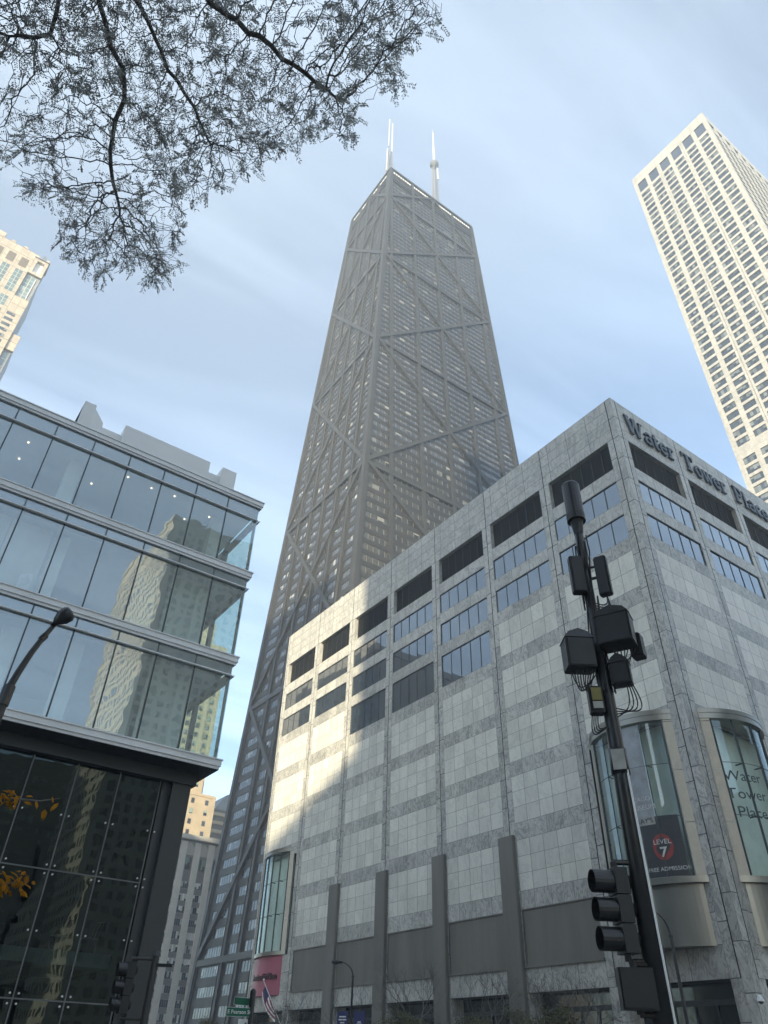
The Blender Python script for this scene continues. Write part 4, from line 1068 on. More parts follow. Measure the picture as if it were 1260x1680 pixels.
block('hotel_shade_block', 'added unseen grey stone block that shades the grey hotel slab', -50, 6, 125, 163, 80, MT['stoneblock'], MT['tanwin'], 'building', faces='E')  # unseen block added to throw shade on the hotel
block('pale_precast_tower', 'pale precast tower seen as a rippled reflection in the glass office building', 53, 100, -198, -150, 150, MT['paleblock'], MT['hwin'], 'tower', 3.2, 3.4, 1.7, 2.0, 'NW')
block('dark_reflected_block', 'dark block filling the low reflections in the glass office building', -14, 66, -262, -215, 84, MT['darkblock'], MT['tanwin'], 'building', faces='N')
block('south_side_block', 'grey stone block on the south side of the side street', 48, 110, -60, -8, 40, MT['stoneblock'], MT['tanwin'], 'building', faces='NW')

# ------------------------------------------------------------------ slim utility pole with radio gear, and its signals
PX, PY = 9.647, 7.13
LFT = Vector((-0.594, 0.804, 0)); TOC = Vector((-0.804, -0.594, 0)); UP = Vector((0, 0, 1)); RGT = -LFT
P0 = Vector((PX, PY, 0))
def pp(l, t, z): return P0+LFT*l+TOC*t+UP*z
po = thing('utility_pole', (PX, PY, 0), 'tall black utility pole loaded with radio boxes and a canister on top', 'utility pole')
q = MB(); q.tube([pp(0,0,.15), pp(0,0,5.6), pp(0,0,8.4), pp(0,0,10.45)], [.178,.125,.092,.082], 14); q.tube([pp(0,0,.15), pp(0,0,.5)], .28, 14)
q.tube([pp(0,0,5.35), pp(0,0,5.75)], .145, 14); q.build('pole', MT['black'], po, True)
q = MB(); q.tube([pp(-.13,.11,.5), pp(-.10,.09,5.4)], .018, 5); q.build('conduit', MT['alum'], po)
q = MB(); q.tube([pp(0,0,10.35), pp(0,0,10.42), pp(0,0,10.5), pp(0,0,11.28), pp(0,0,11.32)], [.13,.172,.178,.178,.155], 20); cq = q.build('canister_antenna', MT['black'], po)
q = MB(); q.tube([pp(0,0,10.36), pp(0,0,10.52)], .184, 20); q.tube([pp(0,0,10.05), pp(0,0,10.36)], [.09,.13], 12); q.build('collar', MT['blackmatte'], cq)
cr_ = random.Random(11)
def cable(a, b_, sag, side, r_=.011, n=14):
    pts = []
    for k in range(n+1):
        t = k/n; p = a.lerp(b_, t); p = p+side*math.sin(math.pi*t)*sag*.6-UP*math.sin(math.pi*t)*sag; pts.append(p)
    q.tube(pts, r_, 5, cap=False)
q = MB()
for k in range(16):
    th = cr_.uniform(0, 6.28); z0 = cr_.uniform(8.3, 9.0); z1 = z0+cr_.uniform(1.0, 1.5); r_ = .105
    pts = [P0+Vector((math.cos(th+.5*t*cr_.uniform(.5,1.5)), math.sin(th+.5*t), 0))*(r_+.03*math.sin(5*t+k))+UP*(z0+(z1-z0)*t) for t in np.linspace(0, 1, 8)]
    q.tube(pts, .016, 5, cap=False)
for k in range(9):
    th = cr_.uniform(0, 6.28); pts = [P0+Vector((math.cos(th+.3*t), math.sin(th+.3*t), 0))*(.115+.03*math.sin(6*t+k))+UP*(6.7+1.9*t) for t in np.linspace(0, 1, 8)]
    q.tube(pts, .015, 5, cap=False)
q.build('cable_bundle', MT['blackmatte'], po)
def radio(name, l, t, z, sx, sy, sz, rot, hood=False):
    ax = (LFT*math.cos(rot)+TOC*math.sin(rot)); ay = UP.cross(ax)
    b_ = MB(); c_ = pp(l, t, z); e = .018
    b_.cbox(c_, ax, ay, UP, sx, sy, sz)
    b_.cbox(c_, ax, ay, UP, sx-2*e, sy+2*e, sz-2*e); b_.cbox(c_, ax, ay, UP, sx+2*e, sy-2*e, sz-2*e*.8)
    b_.cbox(c_-ay*(sy/2+.03), ax, ay, UP, sx*.8, .03, sz*.82)
    for k in range(5): b_.cbox(c_-ay*(sy/2+.055)+ax*(sx*.8)*(k-2)/5.5, ax, ay, UP, .018, .03, sz*.7)
    o = b_.build(name, MT['blackmatte'], po)
    if hood:
        h_ = MB(); h_.prism([(-sx/2-.03, sz/2), (sx/2+.03, sz/2), (sx/2-.05, sz/2+.10), (0, sz/2+.17), (-sx/2+.05, sz/2+.10)], c_-ay*(sy/2+.02), ax, UP, ay*(sy+.04)); h_.build('hood', MT['black'], o)
    br = MB(); br.tube([c_, Vector((PX, PY, c_.z))], .03, 6); br.tube([c_+UP*sz*.3, Vector((PX, PY, c_.z+sz*.3))], .025, 6); br.build('bracket', MT['black'], o)
    return c_, ax, ay
radio('panel_antenna', .16, .14, 9.02, .22, .16, .78, .3); radio('panel_antenna', -.30, .05, 8.98, .20, .14, .82, -.25)
radio('radio_box', .36, .2, 7.36, .46, .36, .54, .35, True); radio('radio_box', -.33, .2, 7.72, .54, .4, .54, -.2, True)
radio('small_radio_box', -.64, -.1, 7.55, .18, .24, .42, -.3); radio('small_radio_box', -.28, .08, 6.98, .30, .22, .38, -.15, True)
c_, ax, ay = radio('meter_box', .20, .12, 6.55, .20, .18, .46, .25)
q = MB(); nfr = ay if ay.dot(TOC) > 0 else -ay
q.cbox(c_+nfr*.13+UP*.07, ax, nfr, UP, .16, .012, .22); q.build('warning_label', MT['yellow'], po)
q = MB(); q.cbox(c_+nfr*.13-UP*.12, ax, nfr, UP, .16, .012, .12); q.build('label', MT['label'], po)
q = MB(); q.cbox(pp(0,.16,5.55), LFT, TOC, UP, .2, .01, .32); q.build('label', MT['label'], po)
q = MB()
def loops(rows):
    global q
    q = MB()
    for a, b_, sg, sd_ in rows: cable(a, b_, sg, sd_)
    q.build('drip_loop', MT['blackmatte'], po)
loops([(pp(.52-.05*k, .2, 7.1), pp(.12+.02*k, .12, 7.02-.02*k), .16+.16*cr_.random(), LFT*.5) for k in range(9)])
loops([(pp(-.60+.06*k, .15, 7.42), pp(-.14, .12, 7.25-.03*k), .13+.12*cr_.random(), RGT*.4) for k in range(7)])
loops([(pp(-.34-.03*k, .1, 6.8), pp(-.10, .1, 6.25+.05*k), .10+.05*k, RGT*1.5) for k in range(4)])
loops([(pp(.2+.03*k, .1, 6.32), pp(.08, .12, 6.1), .12+.03*k, LFT) for k in range(4)])
loops([(pp(-.30, .05, 8.58), pp(-.08, .10, 8.4-.05*k), .12+.03*k, RGT) for k in range(4)])
# three-lens signal seen from the side
def signal(name, c, fdir, label, lit=None, group=None, pole=None, vis=.25):
    f = Vector(fdir).normalized(); s = UP.cross(f)
    t = thing(name, (c[0], c[1], c[2]), label, 'traffic signal', group); c = Vector(c)
    b_ = MB()
    for k in range(3):
        cc_ = c+UP*(.36*(1-k)); b_.cbox(cc_-f*.02, f, s, UP, .20, .33, .345)
        b_.tube([cc_-f*.12, cc_-f*.19], [.15,.09], 12)
    b_.build('housing', MT['blackmatte'], t)
    for k in range(3):
        cc_ = c+UP*(.36*(1-k))+f*.08; v = MB(); n = 18; r_ = .152
        for j in range(n):
            a0, a1 = rad(-68+316*j/n), rad(-68+316*(j+1)/n)
            for rr_, fl in ((r_, 0), (r_-.006, 1)):
                l0 = l1 = vis
                p0 = cc_+(s*math.cos(a0)+UP*math.sin(a0))*rr_; p1 = cc_+(s*math.cos(a1)+UP*math.sin(a1))*rr_
                v.quad(p0, p1, p1+f*l1, p0+f*l0)
        v.build('visor', MT['black'], t, True)
        l = MB(); l.tube([cc_+f*.01, cc_+f*.03, cc_+f*.04], [.14,.12,.05], 16)
        l.build('lens', MT[lit] if (lit and k == 2) else MT['dark'], t)
    if pole is not None:
        for z in (.62, -.62):
            b_ = MB(); b_.tube([c+UP*z*.85, c+UP*z], .05, 8); b_.tube([c+UP*z, Vector((pole[0], pole[1], c.z+z))], .04, 8)
            b_.build('bracket', MT['black'], t)
    return t
sc_ = pp(.33, .10, 3.46)
signal('traffic_signal', sc_, (-.876, .479, 0), 'black three lens traffic signal in profile, strapped to the tall utility pole', None, 'traffic signals', (PX, PY), .29)
pd = thing('pedestrian_signal', tuple(pp(.28, .22, 2.52)), 'black pedestrian signal box below the three lens signal, seen from behind', 'pedestrian signal')
q = MB(); c_ = pp(.28, .22, 2.52); ax = (LFT+TOC*.25).normalized(); ay = UP.cross(ax)
q.cbox(c_, ax, ay, UP, .46, .2, .47); q.cbox(c_, ax, ay, UP, .42, .26, .43); q.cbox(c_-ay*.12, ax, ay, UP, .36, .06, .36); q.tube([c_+UP*.22, c_+UP*.30], .05, 8); q.tube([c_-UP*.22, c_-UP*.28], .05, 8)
q.build('housing', MT['blackmatte'], pd)
for s_ in (1, -1): q = MB(); q.tube([c_+UP*.28*s_, pp(0,0,2.52+.28*s_)], .035, 8); q.build('bracket', MT['black'], pd)
# ------------------------------------------------------------------ street lamps
def lamp(name, base, top, reach, rise, label, hd=1.0, group='street lamps'):
    t = thing(name, base, label, 'street lamp', group); b_ = Vector(base); T = b_+UP*top
    q = MB(); q.tube([b_, b_+UP*.6, b_+UP*.7, T], [.2*hd,.16*hd,.11*hd,.075*hd], 10); q.tube([T-UP*.06, T+UP*.06], .11*hd, 10); q.build('pole', MT['black'], t)
    R = Vector(reach); a = MB(); pts = [T+R*(1-math.cos(k*math.pi/20))*1.0+UP*rise*math.sin(k*math.pi/20) for k in range(11)]
    a.tube(pts, [.06*hd-.003*hd*k for k in range(11)], 8); a.build('arm', MT['black'], t)
    h_ = MB(); e = pts[-1]; d = R.normalized(); s = UP.cross(d)
    h_.tube([e-d*.12*hd, e+d*.1*hd, e+d*.3*hd, e+d*.62*hd, e+d*.72*hd], [.05*hd,.09*hd,.15*hd,.13*hd,.05*hd], 12); h_.tube([e+d*.4*hd-UP*.08*hd, e+d*.4*hd-UP*.17*hd], [.14*hd,.09*hd], 12)
    h_.build('lamp_head', MT['black'], t, True); return t
t = thing('street_lamp', (1.60, 14.9, 0.15), 'black street lamp head on a slanted arm in front of the glass office building', 'street lamp', 'street lamps')
q = MB(); q.tube([(1.60,14.9,.15),(1.60,14.9,.9),(1.60,14.9,1.0),(1.61,14.9,7.15)], [.16,.14,.10,.085], 10); q.build('pole', MT['black'], t)
q = MB(); q.tube([(1.61,14.9,6.9),(1.62,14.9,7.3)], .11, 10); q.build('collar', MT['black'], t)
q = MB(); q.tube([(1.61,14.9,7.2),(1.68,14.9,7.6),(1.78,14.9,8.05),(1.90,14.9,8.45),(2.04,14.9,8.82)], [.072,.066,.06,.055,.045], 8); q.tube([(1.87,14.9,8.38),(1.93,14.9,8.5)], .07, 8); q.build('arm', MT['black'], t)
q = MB(); q.tube([(1.99,14.88,8.72),(2.05,14.86,8.86),(2.12,14.84,8.96),(2.2,14.82,9.06),(2.24,14.81,9.1)], [.05,.10,.165,.175,.14], 14); q.build('lamp_head', MT['black'], t, True)
lamp('street_lamp', (39.6, 59.6, .15), 7.55, (-.95, .45, 0), 1.0, 'slim black street lamp curving left above two navy banners by the mall', 1.15)
lamp('street_lamp', (36.9, 26.0, .15), 7.25, (-.72, .62, 0), 1.25, 'thin black street lamp just right of the tall utility pole, before the curved bay', 1.0)
bn = []
for k, (s_, lab) in enumerate(((-1, 'left of the two navy banners hanging on the slim street lamp'), (1, 'right of the two navy banners hanging on the slim street lamp'))):
    d = Vector((.53, -.85, 0)); c_ = Vector((39.6, 59.6, 0))+d*s_*.75
    t = thing('banner', (c_.x, c_.y, 3.6), lab, 'banner', 'navy lamp banners')
    q = MB(); q.cbox((c_.x, c_.y, 4.35), d, UP.cross(d), UP, .95, .02, 1.9); q.build('cloth', MT['navy'], t)
    q = MB(); n = -UP.cross(d) if (UP.cross(d)).dot(Vector((1,1,0))) > 0 else UP.cross(d)
    for i, (w_, z_) in enumerate(((.6,4.95),(.7,4.75),(.4,4.55)) if k == 0 else ((.3,4.6),(.45,4.45),(.2,4.3))): q.cbox(Vector((c_.x, c_.y, z_))+n*.02, d, n, UP, w_, .006, .09)
    q.build('print', MT['signwhite'], t)
    q = MB(); 
    for z_ in (5.32, 3.38): q.tube([(c_.x-d.x*s_*.75, c_.y-d.y*s_*.75, z_), (c_.x+d.x*s_*.4, c_.y+d.y*s_*.4, z_)], .025, 6)
    q.build('rod', MT['black'], t)
# far-left signal by the dark base of the glass building, and street signs
fp = thing('signal_pole', (7.75, 20.75, .15), 'black signal pole in front of the dark corner column of the glass building', 'pole')
q = MB(); q.tube([(7.75,20.75,.15),(7.75,20.75,3.75)], [.10,.085], 10); q.build('post', MT['black'], fp); q = MB(); q.tube([(7.75,20.75,3.74),(7.75,20.75,3.86)], [.12,.06], 10); q.build('cap', MT['black'], fp)
q = MB(); q.cbox((7.95,20.63,3.55), (.86,-.5,0), (.5,.86,0), (0,0,1), .42, .12, .07); q.build('bracket', MT['black'], fp)
signal('traffic_signal', (7.18, 20.9, 3.05), (-.985, .12, 0), 'black traffic signal showing green against the dark base of the glass building', 'signalgreen', 'traffic signals', (7.75, 20.75), .22)
hand = thing('hand_signal', (7.15, 20.6, 1.75), 'small pedestrian signal with a lit red hand under the green traffic signal', 'pedestrian signal')
q = MB(); q.cbox((7.2, 20.75, 2.0), (.83,-.55,0), (.55,.83,0), (0,0,1), .42, .2, .42); q.build('housing', MT['blackmatte'], hand)
q = MB(); A_ = Vector((.83,-.55,0)); N_ = Vector((-.55,-.83,0)); c_ = Vector((7.2,20.75,2.0))+N_*.115
q.cbox(c_-UP*.03, A_, N_, UP, .1, .012, .1)
for k, (dx_, h_) in enumerate(((-.04,.08),(-.013,.1),(.013,.095),(.04,.07))): q.cbox(c_+A_*dx_+UP*(.03+h_/2), A_, N_, UP, .018, .012, h_)
q.cbox(c_+A_*.07, A_, N_, UP, .04, .012, .02); q.build('lit_hand', MT['signalred'], hand)
sg = thing('sign_pole', (13.66, 26.72, .15), 'black pole carrying green street name signs at the corner crossing', 'pole')
q = MB(); q.tube([(13.66,26.72,.15),(13.66,26.72,3.62)], .10, 10); q.build('post', MT['black'], sg)
q = MB(); q.tube([(13.66,26.72,3.62),(13.66,26.72,3.70)], [.11,.05], 10); q.build('cap', MT['black'], sg)
st = thing('street_sign', (13.2, 27.0, 2.9), 'green Pearson street name sign with white letters on the corner pole', 'street sign')
A_ = Vector((.905, -.425, 0)); N_ = Vector((-.425, -.905, 0)); c_ = Vector((13.27, 26.82, 3.02))
q = MB(); q.cbox(c_, A_, N_, UP, .86, .02, .24); q.build('plate', MT['green'], st)
q = MB(); q.cbox(c_, A_, N_, UP, .885, .012, .262); q.build('border', MT['signwhite'], st)
text_mesh('lettering', 'E Pearson St', .155, c_+N_*.013, A_, UP, MT['signwhite'], st, .002, bold=.002)
s2 = thing('street_sign', (13.4, 26.8, 3.2), 'second green street name sign above and behind the Pearson sign', 'street sign')
A2 = Vector((.80, .60, 0)); N2 = Vector((.6, -.8, 0)); c_ = Vector((13.36, 26.9, 3.33)); A2 = Vector((.98, .15, 0)).normalized(); N2 = Vector((.15,-.98,0)).normalized()
q = MB(); q.cbox(c_, A2, N2, UP, .62, .02, .2); q.build('plate', MT['green'], s2)
q = MB(); q.cbox(c_, A2, N2, UP, .64, .012, .22); q.build('border', MT['signwhite'], s2)
s3 = thing('regulatory_sign', (13.5, 26.7, 2.3), 'small white street sign under the green Pearson sign', 'street sign')
q = MB(); q.cbox((13.42,26.76,2.62), A_, N_, UP, .32, .015, .42); q.build('plate', MT['signwhite'], s3)
q = MB(); q.cbox(Vector((13.42,26.76,2.62))+N_*.012, (A_*.7-UP*.7), N_, (A_*.7+UP*.7), .04, .006, .34); q.build('arrow', MT['black'], s3)
# flag on a raked pole at the far end of the mall
fl = thing('flag', (45.6, 82.4, 5.0), 'striped flag hanging from a raked pole under the pink shop sign', 'flag')
a, b_ = Vector((45.9, 82.0, 4.6)), Vector((43.5, 82.9, 8.9)); q = MB(); q.tube([a, b_], .045, 7); q.build('flagpole', MT['alum'], fl)
q = MB(); q.tube([b_, b_+UP*.08, b_+UP*.2], [.05,.12,.05], 10); q.build('finial', MT['white'], fl)
q = MB(); n = 10
d = (a-b_).normalized()
for i in range(n):
    for j in range(6):
        def fp_(i, j):
            t = i/n; s_ = j/6; p = b_+d*(.25+2.6*t); return p-UP*(s_*1.5*(.55+.45*math.sin(t*2.6)))+Vector((.12*math.sin(4*s_+5*t), .3*s_*math.sin(3*t+1), 0))
        q.quad(fp_(i,j), fp_(i+1,j), fp_(i+1,j+1), fp_(i,j+1), None, 0 if (i < 4 and j < 4) else 1+(j % 2))
q.build('cloth', [MT['flagblue'], MT['flagred'], MT['signwhite']], fl)
# camera dome at the mall corner
cm = thing('security_camera', (45.6, 27.0, 5.2), 'white security camera dome on the marble corner pier of the mall', 'security camera')
q = MB(); q.tube([(45.62,27.1,5.15),(45.62,27.1,5.22),(45.62,27.1,5.40),(45.62,27.1,5.46)], [.2,.2,.12,.05], 14); q.tube([(45.62,27.1,5.43),(46.1,27.55,5.5)], .04, 6); q.build('shroud', MT['white'], cm)
q = MB(); q.tube([(45.62,27.1,5.15),(45.62,27.1,5.08),(45.62,27.1,5.02)], [.14,.12,.04], 14); q.build('dome', MT['dark'], cm)

# ------------------------------------------------------------------ big locust tree overhead: branches grown into the crown's volume
def in_poly(x, y, P):
    c = False; j = len(P)-1
    for i in range(len(P)):
        if (P[i][1] > y) != (P[j][1] > y) and x < (P[j][0]-P[i][0])*(y-P[i][1])/(P[j][1]-P[i][1])+P[i][0]: c = not c
        j = i
    return c
def ray(x, y):
    d = (x-630)/FPX*CR-(y-840)/FPX*CU+CF; return d/np.linalg.norm(d)
CROWN = [(-260,-260),(720,-260),(700,-60),(738,45),(690,70),(655,90),(668,165),(590,150),(580,235),(500,225),(470,245),(405,290),(330,330),(305,385),(300,430),(262,470),(215,440),(170,462),(135,440),(85,380),(120,330),(60,325),(30,300),(65,250),(20,270),(-40,230),(-120,120)]
tr_rng = np.random.default_rng(5)
att = []
while len(att) < 12000:
    x, y = tr_rng.uniform(-260, 745), tr_rng.uniform(-260, 480)
    if not in_poly(x, y, CROWN): continue
    if y < 0 and tr_rng.random() < .45: continue
    if math.sin(x*.021+1.3)*math.sin(y*.027+.4)+math.sin(x*.009-y*.013) < -0.75 and tr_rng.random() < .75: continue
    att.append(CAM+ray(x, y)*tr_rng.uniform(7.4, 9.6))
att = np.array(att)
seeds = [  # main limbs in metres, from the fork behind the viewer
 [(-1.7,-1.6,4.6),(-1.62,-.6,6.0),(-1.5,.7,7.6),(-1.3,2.2,8.8),(-1.05,3.1,9.2),(-.93,3.49,9.22),(-.72,3.75,9.15),(-.52,3.85,9.12),(-.43,4.05,9.02),(-.45,4.25,8.92),(-.31,4.6,8.75),(-.08,4.87,8.57)],
 [(-1.5,.7,7.6),(-.95,1.8,8.9),(-.45,2.6,9.4),(-.11,2.99,9.5),(.18,2.98,9.52),(.55,2.99,9.5),(1.03,2.98,9.45),(1.32,2.98,9.4)],
 [(-1.62,-.6,6.0),(-1.75,1.4,8.0),(-1.5,3.0,9.0),(-1.25,3.6,9.15),(-1.2,3.9,9.0),(-1.4,4.06,8.9)],
 [(-1.05,3.1,9.2),(-.6,3.4,9.45),(-.2,3.7,9.4),(.15,3.85,9.3),(.4,4.0,9.2)]]
nodes, par = [], []
def add_node(p, q): nodes.append(np.array(p, float)); par.append(q); return len(nodes)-1
limb_min = {}
for si, L_ in enumerate(seeds):
    prev = -1
    if si: 
        dd = [np.linalg.norm(n_-np.array(L_[0])) for n_ in nodes]; prev = int(np.argmin(dd)); L_ = [tuple(nodes[prev])]+L_[1:]
    for k in range(len(L_)-(1 if True else 0)):
        a = np.array(L_[k]); b_ = np.array(L_[k+1]) if k+1 < len(L_) else None
        if b_ is None: break
        if prev == -1: prev = add_node(a, -1)
        n = max(1, int(np.linalg.norm(b_-a)/.12))
        for i in range(1, n+1):
            jit = tr_rng.normal(0, .012, 3); prev = add_node(a+(b_-a)*i/n+jit, prev)
n0 = len(nodes)
STEP, INF, KILL = .07, .9, .10
best = np.full(len(att), 1e9); bi = np.zeros(len(att), int); alive = np.ones(len(att), bool)
def update(lo):
    N_ = np.array(nodes[lo:])
    for s in range(0, len(N_), 400):
        d = np.linalg.norm(att[:, None, :]-N_[None, s:s+400, :], axis=2); k = d.argmin(1); m = d[np.arange(len(att)), k]
        u = m < best; best[u] = m[u]; bi[u] = k[u]+lo+s
update(0)
for itn in range(130):
    act = alive & (best < INF)
    if not act.any(): break
    dirs = {}
    for k in np.nonzero(act)[0]:
        v = att[k]-nodes[bi[k]]; v /= (np.linalg.norm(v)+1e-9); dirs.setdefault(bi[k], []).append(v)
    lo = len(nodes)
    for k, vs_ in dirs.items():
        v = np.sum(vs_, axis=0)
        if len(vs_) > 1 and np.linalg.norm(v) < .3: v = vs_[0]
        v = v/(np.linalg.norm(v)+1e-9)+tr_rng.normal(0, .22, 3); v /= np.linalg.norm(v)
        add_node(nodes[k]+v*STEP, int(k))
    if len(nodes) == lo or len(nodes) > 42000: break
    update(lo); alive &= best > KILL
NN = len(nodes); NP = np.array(nodes); kids = [0]*NN; w_ = np.zeros(NN)
for k in range(NN):
    if par[k] >= 0: kids[par[k]] += 1
for k in range(NN-1, -1, -1):
    if w_[k] == 0: w_[k] = 1.0
    if par[k] >= 0: w_[par[k]] += w_[k]
R_ = np.minimum(.0026*np.power(w_/ w_.min(), .355), .062)
lt = thing('locust_tree', (-1.9, -2.6, .15), 'large half bare locust tree overhanging the upper left of the view', 'tree')
tk = MB(); tk.tube([(-2.0,-2.7,.1),(-1.95,-2.6,1.2),(-1.85,-2.2,2.8),(-1.7,-1.6,4.7)], [.24,.18,.15,.12], 12)
tk.build('trunk', MT['bark'], lt, True)
bm = MB(); 
for k in range(NN):
    p = par[k]
    if p < 0: continue
    a, b_ = NP[p], NP[k]; ra, rb = R_[p] if R_[p] < R_[k]*1.9 else R_[k]*1.3, R_[k]
    bm.tube([a, b_+(b_-a)*.12], [ra, rb], 6 if rb > .015 else 3, cap=False)
bm.build('limb', MT['bark'], lt)
lf = MB(); lr_ = random.Random(8)
def leaflet(p, d, up, L_, W_2):
    s = d.cross(up).normalized()*W_2; m_ = p+d*L_*.45; lf.quad(p, m_+s, p+d*L_, m_-s)
tips = [k for k in range(n0, NN) if kids[k] == 0 or (w_[k] < 5 and lr_.random() < .20)]
for k in tips:
    dn = math.sin(NP[k][0]*5.1+NP[k][2]*3.7)+math.sin(NP[k][1]*4.3-NP[k][0]*2.9+1.0)
    if lr_.random() < (.68 if dn < -.4 else .20): continue
    p = Vector(NP[k]); d0 = Vector(NP[k]-NP[par[k]]).normalized()
    for rep in range((3 if dn > .6 else 2) if lr_.random() < .55 else 1):
        d = (d0+Vector((lr_.gauss(0,.5), lr_.gauss(0,.5), lr_.gauss(-.45,.4)))).normalized()
        L_ = lr_.uniform(.09, .21); n = int(L_/.017); curl = Vector((lr_.gauss(0,.25), lr_.gauss(0,.25), -.5)); q_ = p.copy()
        for i in range(n):
            d = (d+curl*.05).normalized(); q_ = q_+d*(L_/n); s = d.cross(UP).normalized()
            for sg in (1, -1):
                if lr_.random() < .13: continue
                ld = (d*.55+s*sg*.85+Vector((0,0,lr_.uniform(-.5,.05)))).normalized(); leaflet(q_, ld, UP+Vector((lr_.gauss(0,.4),lr_.gauss(0,.4),0)), lr_.uniform(.020,.042), lr_.uniform(.0042,.0078))
lf.build('crown', MT['leaf'], lt)

# ------------------------------------------------------------------ small street trees
def small_tree(name, base, h, spread, seed, label, leafm=None, leafn=0, leafz=(0, 1), group='young street trees', lsize=.06, twig=.012):
    rn = random.Random(seed); t = thing(name, base, label, 'tree', group); B = Vector(base)
    tk = MB(); bm = MB(); ends = []
    fork = B+UP*h*.38
    tk.tube([B, B+UP*h*.2+Vector((rn.gauss(0,.05),rn.gauss(0,.05),0)), fork], [h*.016,h*.013,h*.010], 8); tk.build('trunk', MT['bark'], t)
    def grow(p, d, L_, r_, lv):
        n = 3; pts = [p]; q_ = p
        for i in range(n):
            d = (d+Vector((rn.gauss(0,.16),rn.gauss(0,.16),rn.gauss(.03,.1)))).normalized(); q_ = q_+d*L_/n; pts.append(q_)
        bm.tube(pts, [r_, r_*.85, r_*.72, r_*.6], 5 if lv < 2 else 3, cap=False); ends.append((q_, d, lv))
        if lv >= 5: return
        for i in range(rn.choice((2, 2, 3))):
            s = Vector((rn.gauss(0,1),rn.gauss(0,1),rn.gauss(0,.35))).normalized(); nd = (d*.75+s*.62*spread+UP*.18).normalized()
            grow(pts[rn.choice((2, 3, 3))], nd, L_*rn.uniform(.62,.82), max(r_*.62, twig*.5), lv+1)
    for i in range(4):
        a = i*1.57+rn.uniform(-.4,.4); grow(fork-UP*h*.03*i, Vector((math.cos(a)*spread, math.sin(a)*spread, rn.uniform(.75,1.2))).normalized(), h*.20, h*.007, 0)
    bm.build('limb', MT['bark'], t)
    if leafm:
        L_ = MB()
        for k in range(leafn):
            q_, d, lv = rn.choice(ends); z = (q_.z-B.z)/h
            if not leafz[0] <= z <= leafz[1]: continue
            p = q_+Vector((rn.gauss(0,.16),rn.gauss(0,.16),rn.gauss(-.06,.14))); a = Vector((rn.gauss(0,1),rn.gauss(0,1),rn.gauss(-.4,.6))).normalized(); s = a.cross(Vector((rn.gauss(0,1),rn.gauss(0,1),rn.gauss(0,1)))).normalized()
            w2 = lsize*.38; L_.quad(p, p+a*lsize*.5+s*w2, p+a*lsize, p+a*lsize*.5-s*w2)
        L_.build('crown', leafm, t)
    return t
TL = [((40.5,70.4,.15),8.2,1.0,21,'bare young tree at the far end of the mall, left of the flag'),
 ((40.5,61.8,.15),8.0,.95,22,'bare young tree just left of the slim lamp with banners'),
 ((40.5,52.2,.15),9.6,.85,23,'tall bare young tree between the second and third metal fins'),
 ((40.5,43.7,.15),8.4,.9,24,'bare young tree with a straight stem left of the last metal fin'),
 ((40.5,46.8,.15),7.0,1.0,25,'low bare tree in front of the third metal fin'),
 ((40.5,38.6,.15),8.2,1.15,26,'wide bare tree with ochre leaves right of the last metal fin'),
 ((40.5,35.4,.15),8.0,1.05,27,'bare forked tree nearest the traffic signal')]
for b_, h, s_, sd_, lab in TL: small_tree('street_tree', b_, h, s_, sd_, lab, MT['olive'] if sd_ in (26, 24, 23) else None, 500 if sd_ == 26 else 160, (0, .75))
for b_, h, sd_, lab in [((39.0,51.5,.15),5.9,31,'leafy olive tree under the tall bare tree beside the mall'),((39.0,42.2,.15),5.6,32,'leafy olive tree below the last metal fin'),((39.0,37.2,.15),5.4,33,'leafy olive tree in the dark entrance nearest the signal'),((39.0,46.6,.15),5.0,34,'low leafy olive tree between two taller leafy trees'),((38.8,85.5,.15),6.4,35,'ochre leafy tree below the green street name sign'),((44.4,79.6,.15),7.5,36,'bare leafless shrubby tree beside the flag')]:
    small_tree('leafy_tree', b_, h, 1.05, sd_, lab, MT['olive'], 2600 if sd_ != 36 else 200, (0, 1.1), 'leafy trees along the mall', .13)
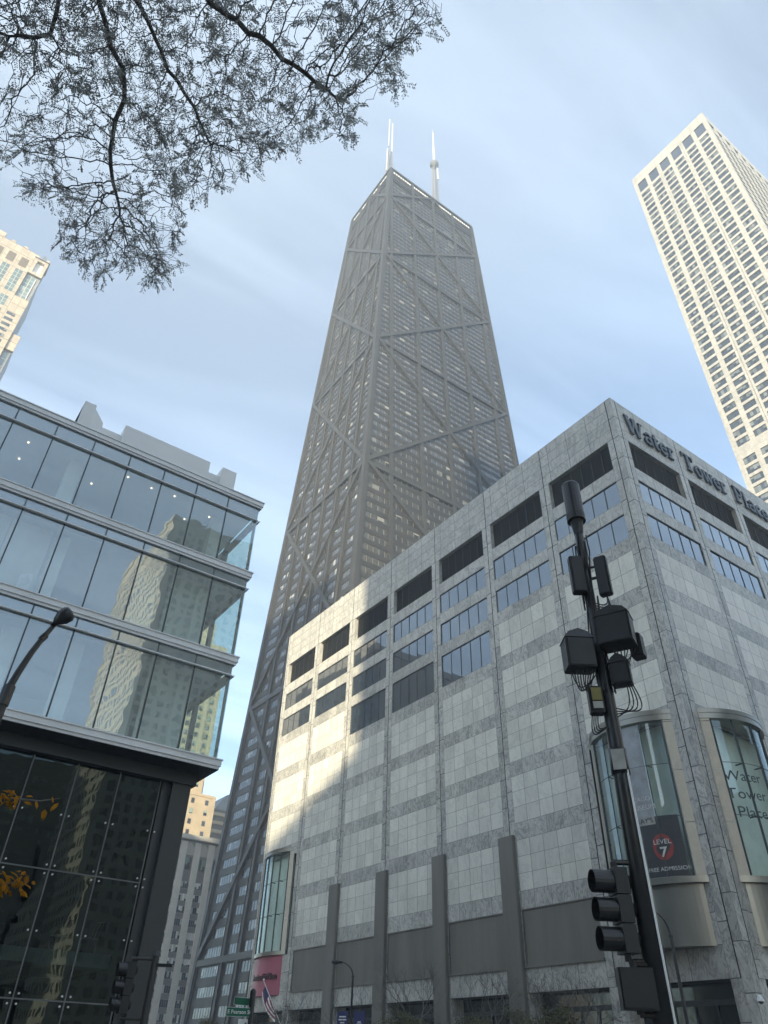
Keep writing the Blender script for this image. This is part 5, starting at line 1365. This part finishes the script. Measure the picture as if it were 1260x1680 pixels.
# golden leaves reaching in from a tree left of the view
gt = thing('autumn_tree', (.35, 7.9, .15), 'slender tree with golden autumn leaves reaching in from the left edge', 'tree')
q = MB(); q.tube([(.35,7.9,.15),(.38,7.9,1.6),(.40,7.95,2.6),(.45,8.0,3.9)], [.07,.055,.045,.02], 8); q.build('trunk', MT['bark'], gt)
q = MB(); lf = MB()
def spray(pts, every, nl, seed):
    rn = random.Random(seed); P = [Vector(p) for p in pts]
    q.tube(P, [.011-.008*k/(len(P)-1) for k in range(len(P))], 5, cap=False)
    for a, b_ in zip(P, P[1:]):
        m_ = max(1, int((b_-a).length/every))
        for i in range(m_):
            p = a.lerp(b_, (i+.5)/m_)
            for k in range(nl):
                d = Vector((rn.gauss(.4,.6), rn.gauss(0,.6), rn.gauss(-.5,.5))).normalized(); up = Vector((rn.gauss(0,.6), rn.gauss(0,.6), 1)).normalized(); s = d.cross(up).normalized(); L_ = rn.uniform(.06,.11); w2 = L_*rn.uniform(.2,.28); c_ = d.cross(s)*L_*.12
                p0 = p+Vector((rn.gauss(0,.04), rn.gauss(0,.05), rn.gauss(0,.045)))
                a1, a2 = p0+d*L_*.3, p0+d*L_*.7; e = p0+d*L_+c_
                lf.quad(p0, a1+s*w2, a1+c_*-.6, a1-s*w2) if False else (lf.tri(p0, a1+s*w2, a1-c_*.5), lf.tri(p0, a1-c_*.5, a1-s*w2), lf.quad(a1+s*w2, a2+s*w2*.85, a2-c_*.4, a1-c_*.5), lf.quad(a1-c_*.5, a2-c_*.4, a2-s*w2*.85, a1-s*w2), lf.tri(a2+s*w2*.85, e, a2-c_*.4), lf.tri(a2-c_*.4, e, a2-s*w2*.85))
spray([(.45,8.0,3.5),(.8,8.0,3.55),(1.1,8.02,3.58),(1.3,8.0,3.60)], .035, 5, 1); spray([(1.3,8.0,3.60),(1.5,8.0,3.62),(1.68,8.0,3.68)], .16, 3, 2)
spray([(.43,8.0,2.5),(.8,8.0,2.6),(1.15,8.05,2.78),(1.4,8.0,2.86),(1.62,8.0,2.92)], .032, 5, 3); spray([(.8,8.0,2.6),(1.05,7.9,2.58),(1.25,7.9,2.66)], .04, 5, 4); spray([(.43,8.0,2.9),(.8,8.0,2.85),(1.2,8.0,2.86)], .09, 2, 5)
q.build('limb', MT['bark'], gt); lf.build('crown', MT['goldleaf'], gt)

# ------------------------------------------------------------------ city air
hz = MB(); hz.box(-202, 216, -272, 352, -1.0, 474.0); ho_ = hz.build('haze', D.materials.new('haze_air')); ho_['kind'] = 'stuff'
hm = ho_.data.materials[0]; hm.use_nodes = True; hm.node_tree.nodes.clear()
o_ = hm.node_tree.nodes.new('ShaderNodeOutputMaterial'); v_ = hm.node_tree.nodes.new('ShaderNodeVolumePrincipled')
v_.inputs['Color'].default_value = (0.86, 0.93, 1.0, 1); v_.inputs['Density'].default_value = 0.0008; v_.inputs['Anisotropy'].default_value = 0.2
hm.node_tree.links.new(v_.outputs[0], o_.inputs['Volume'])
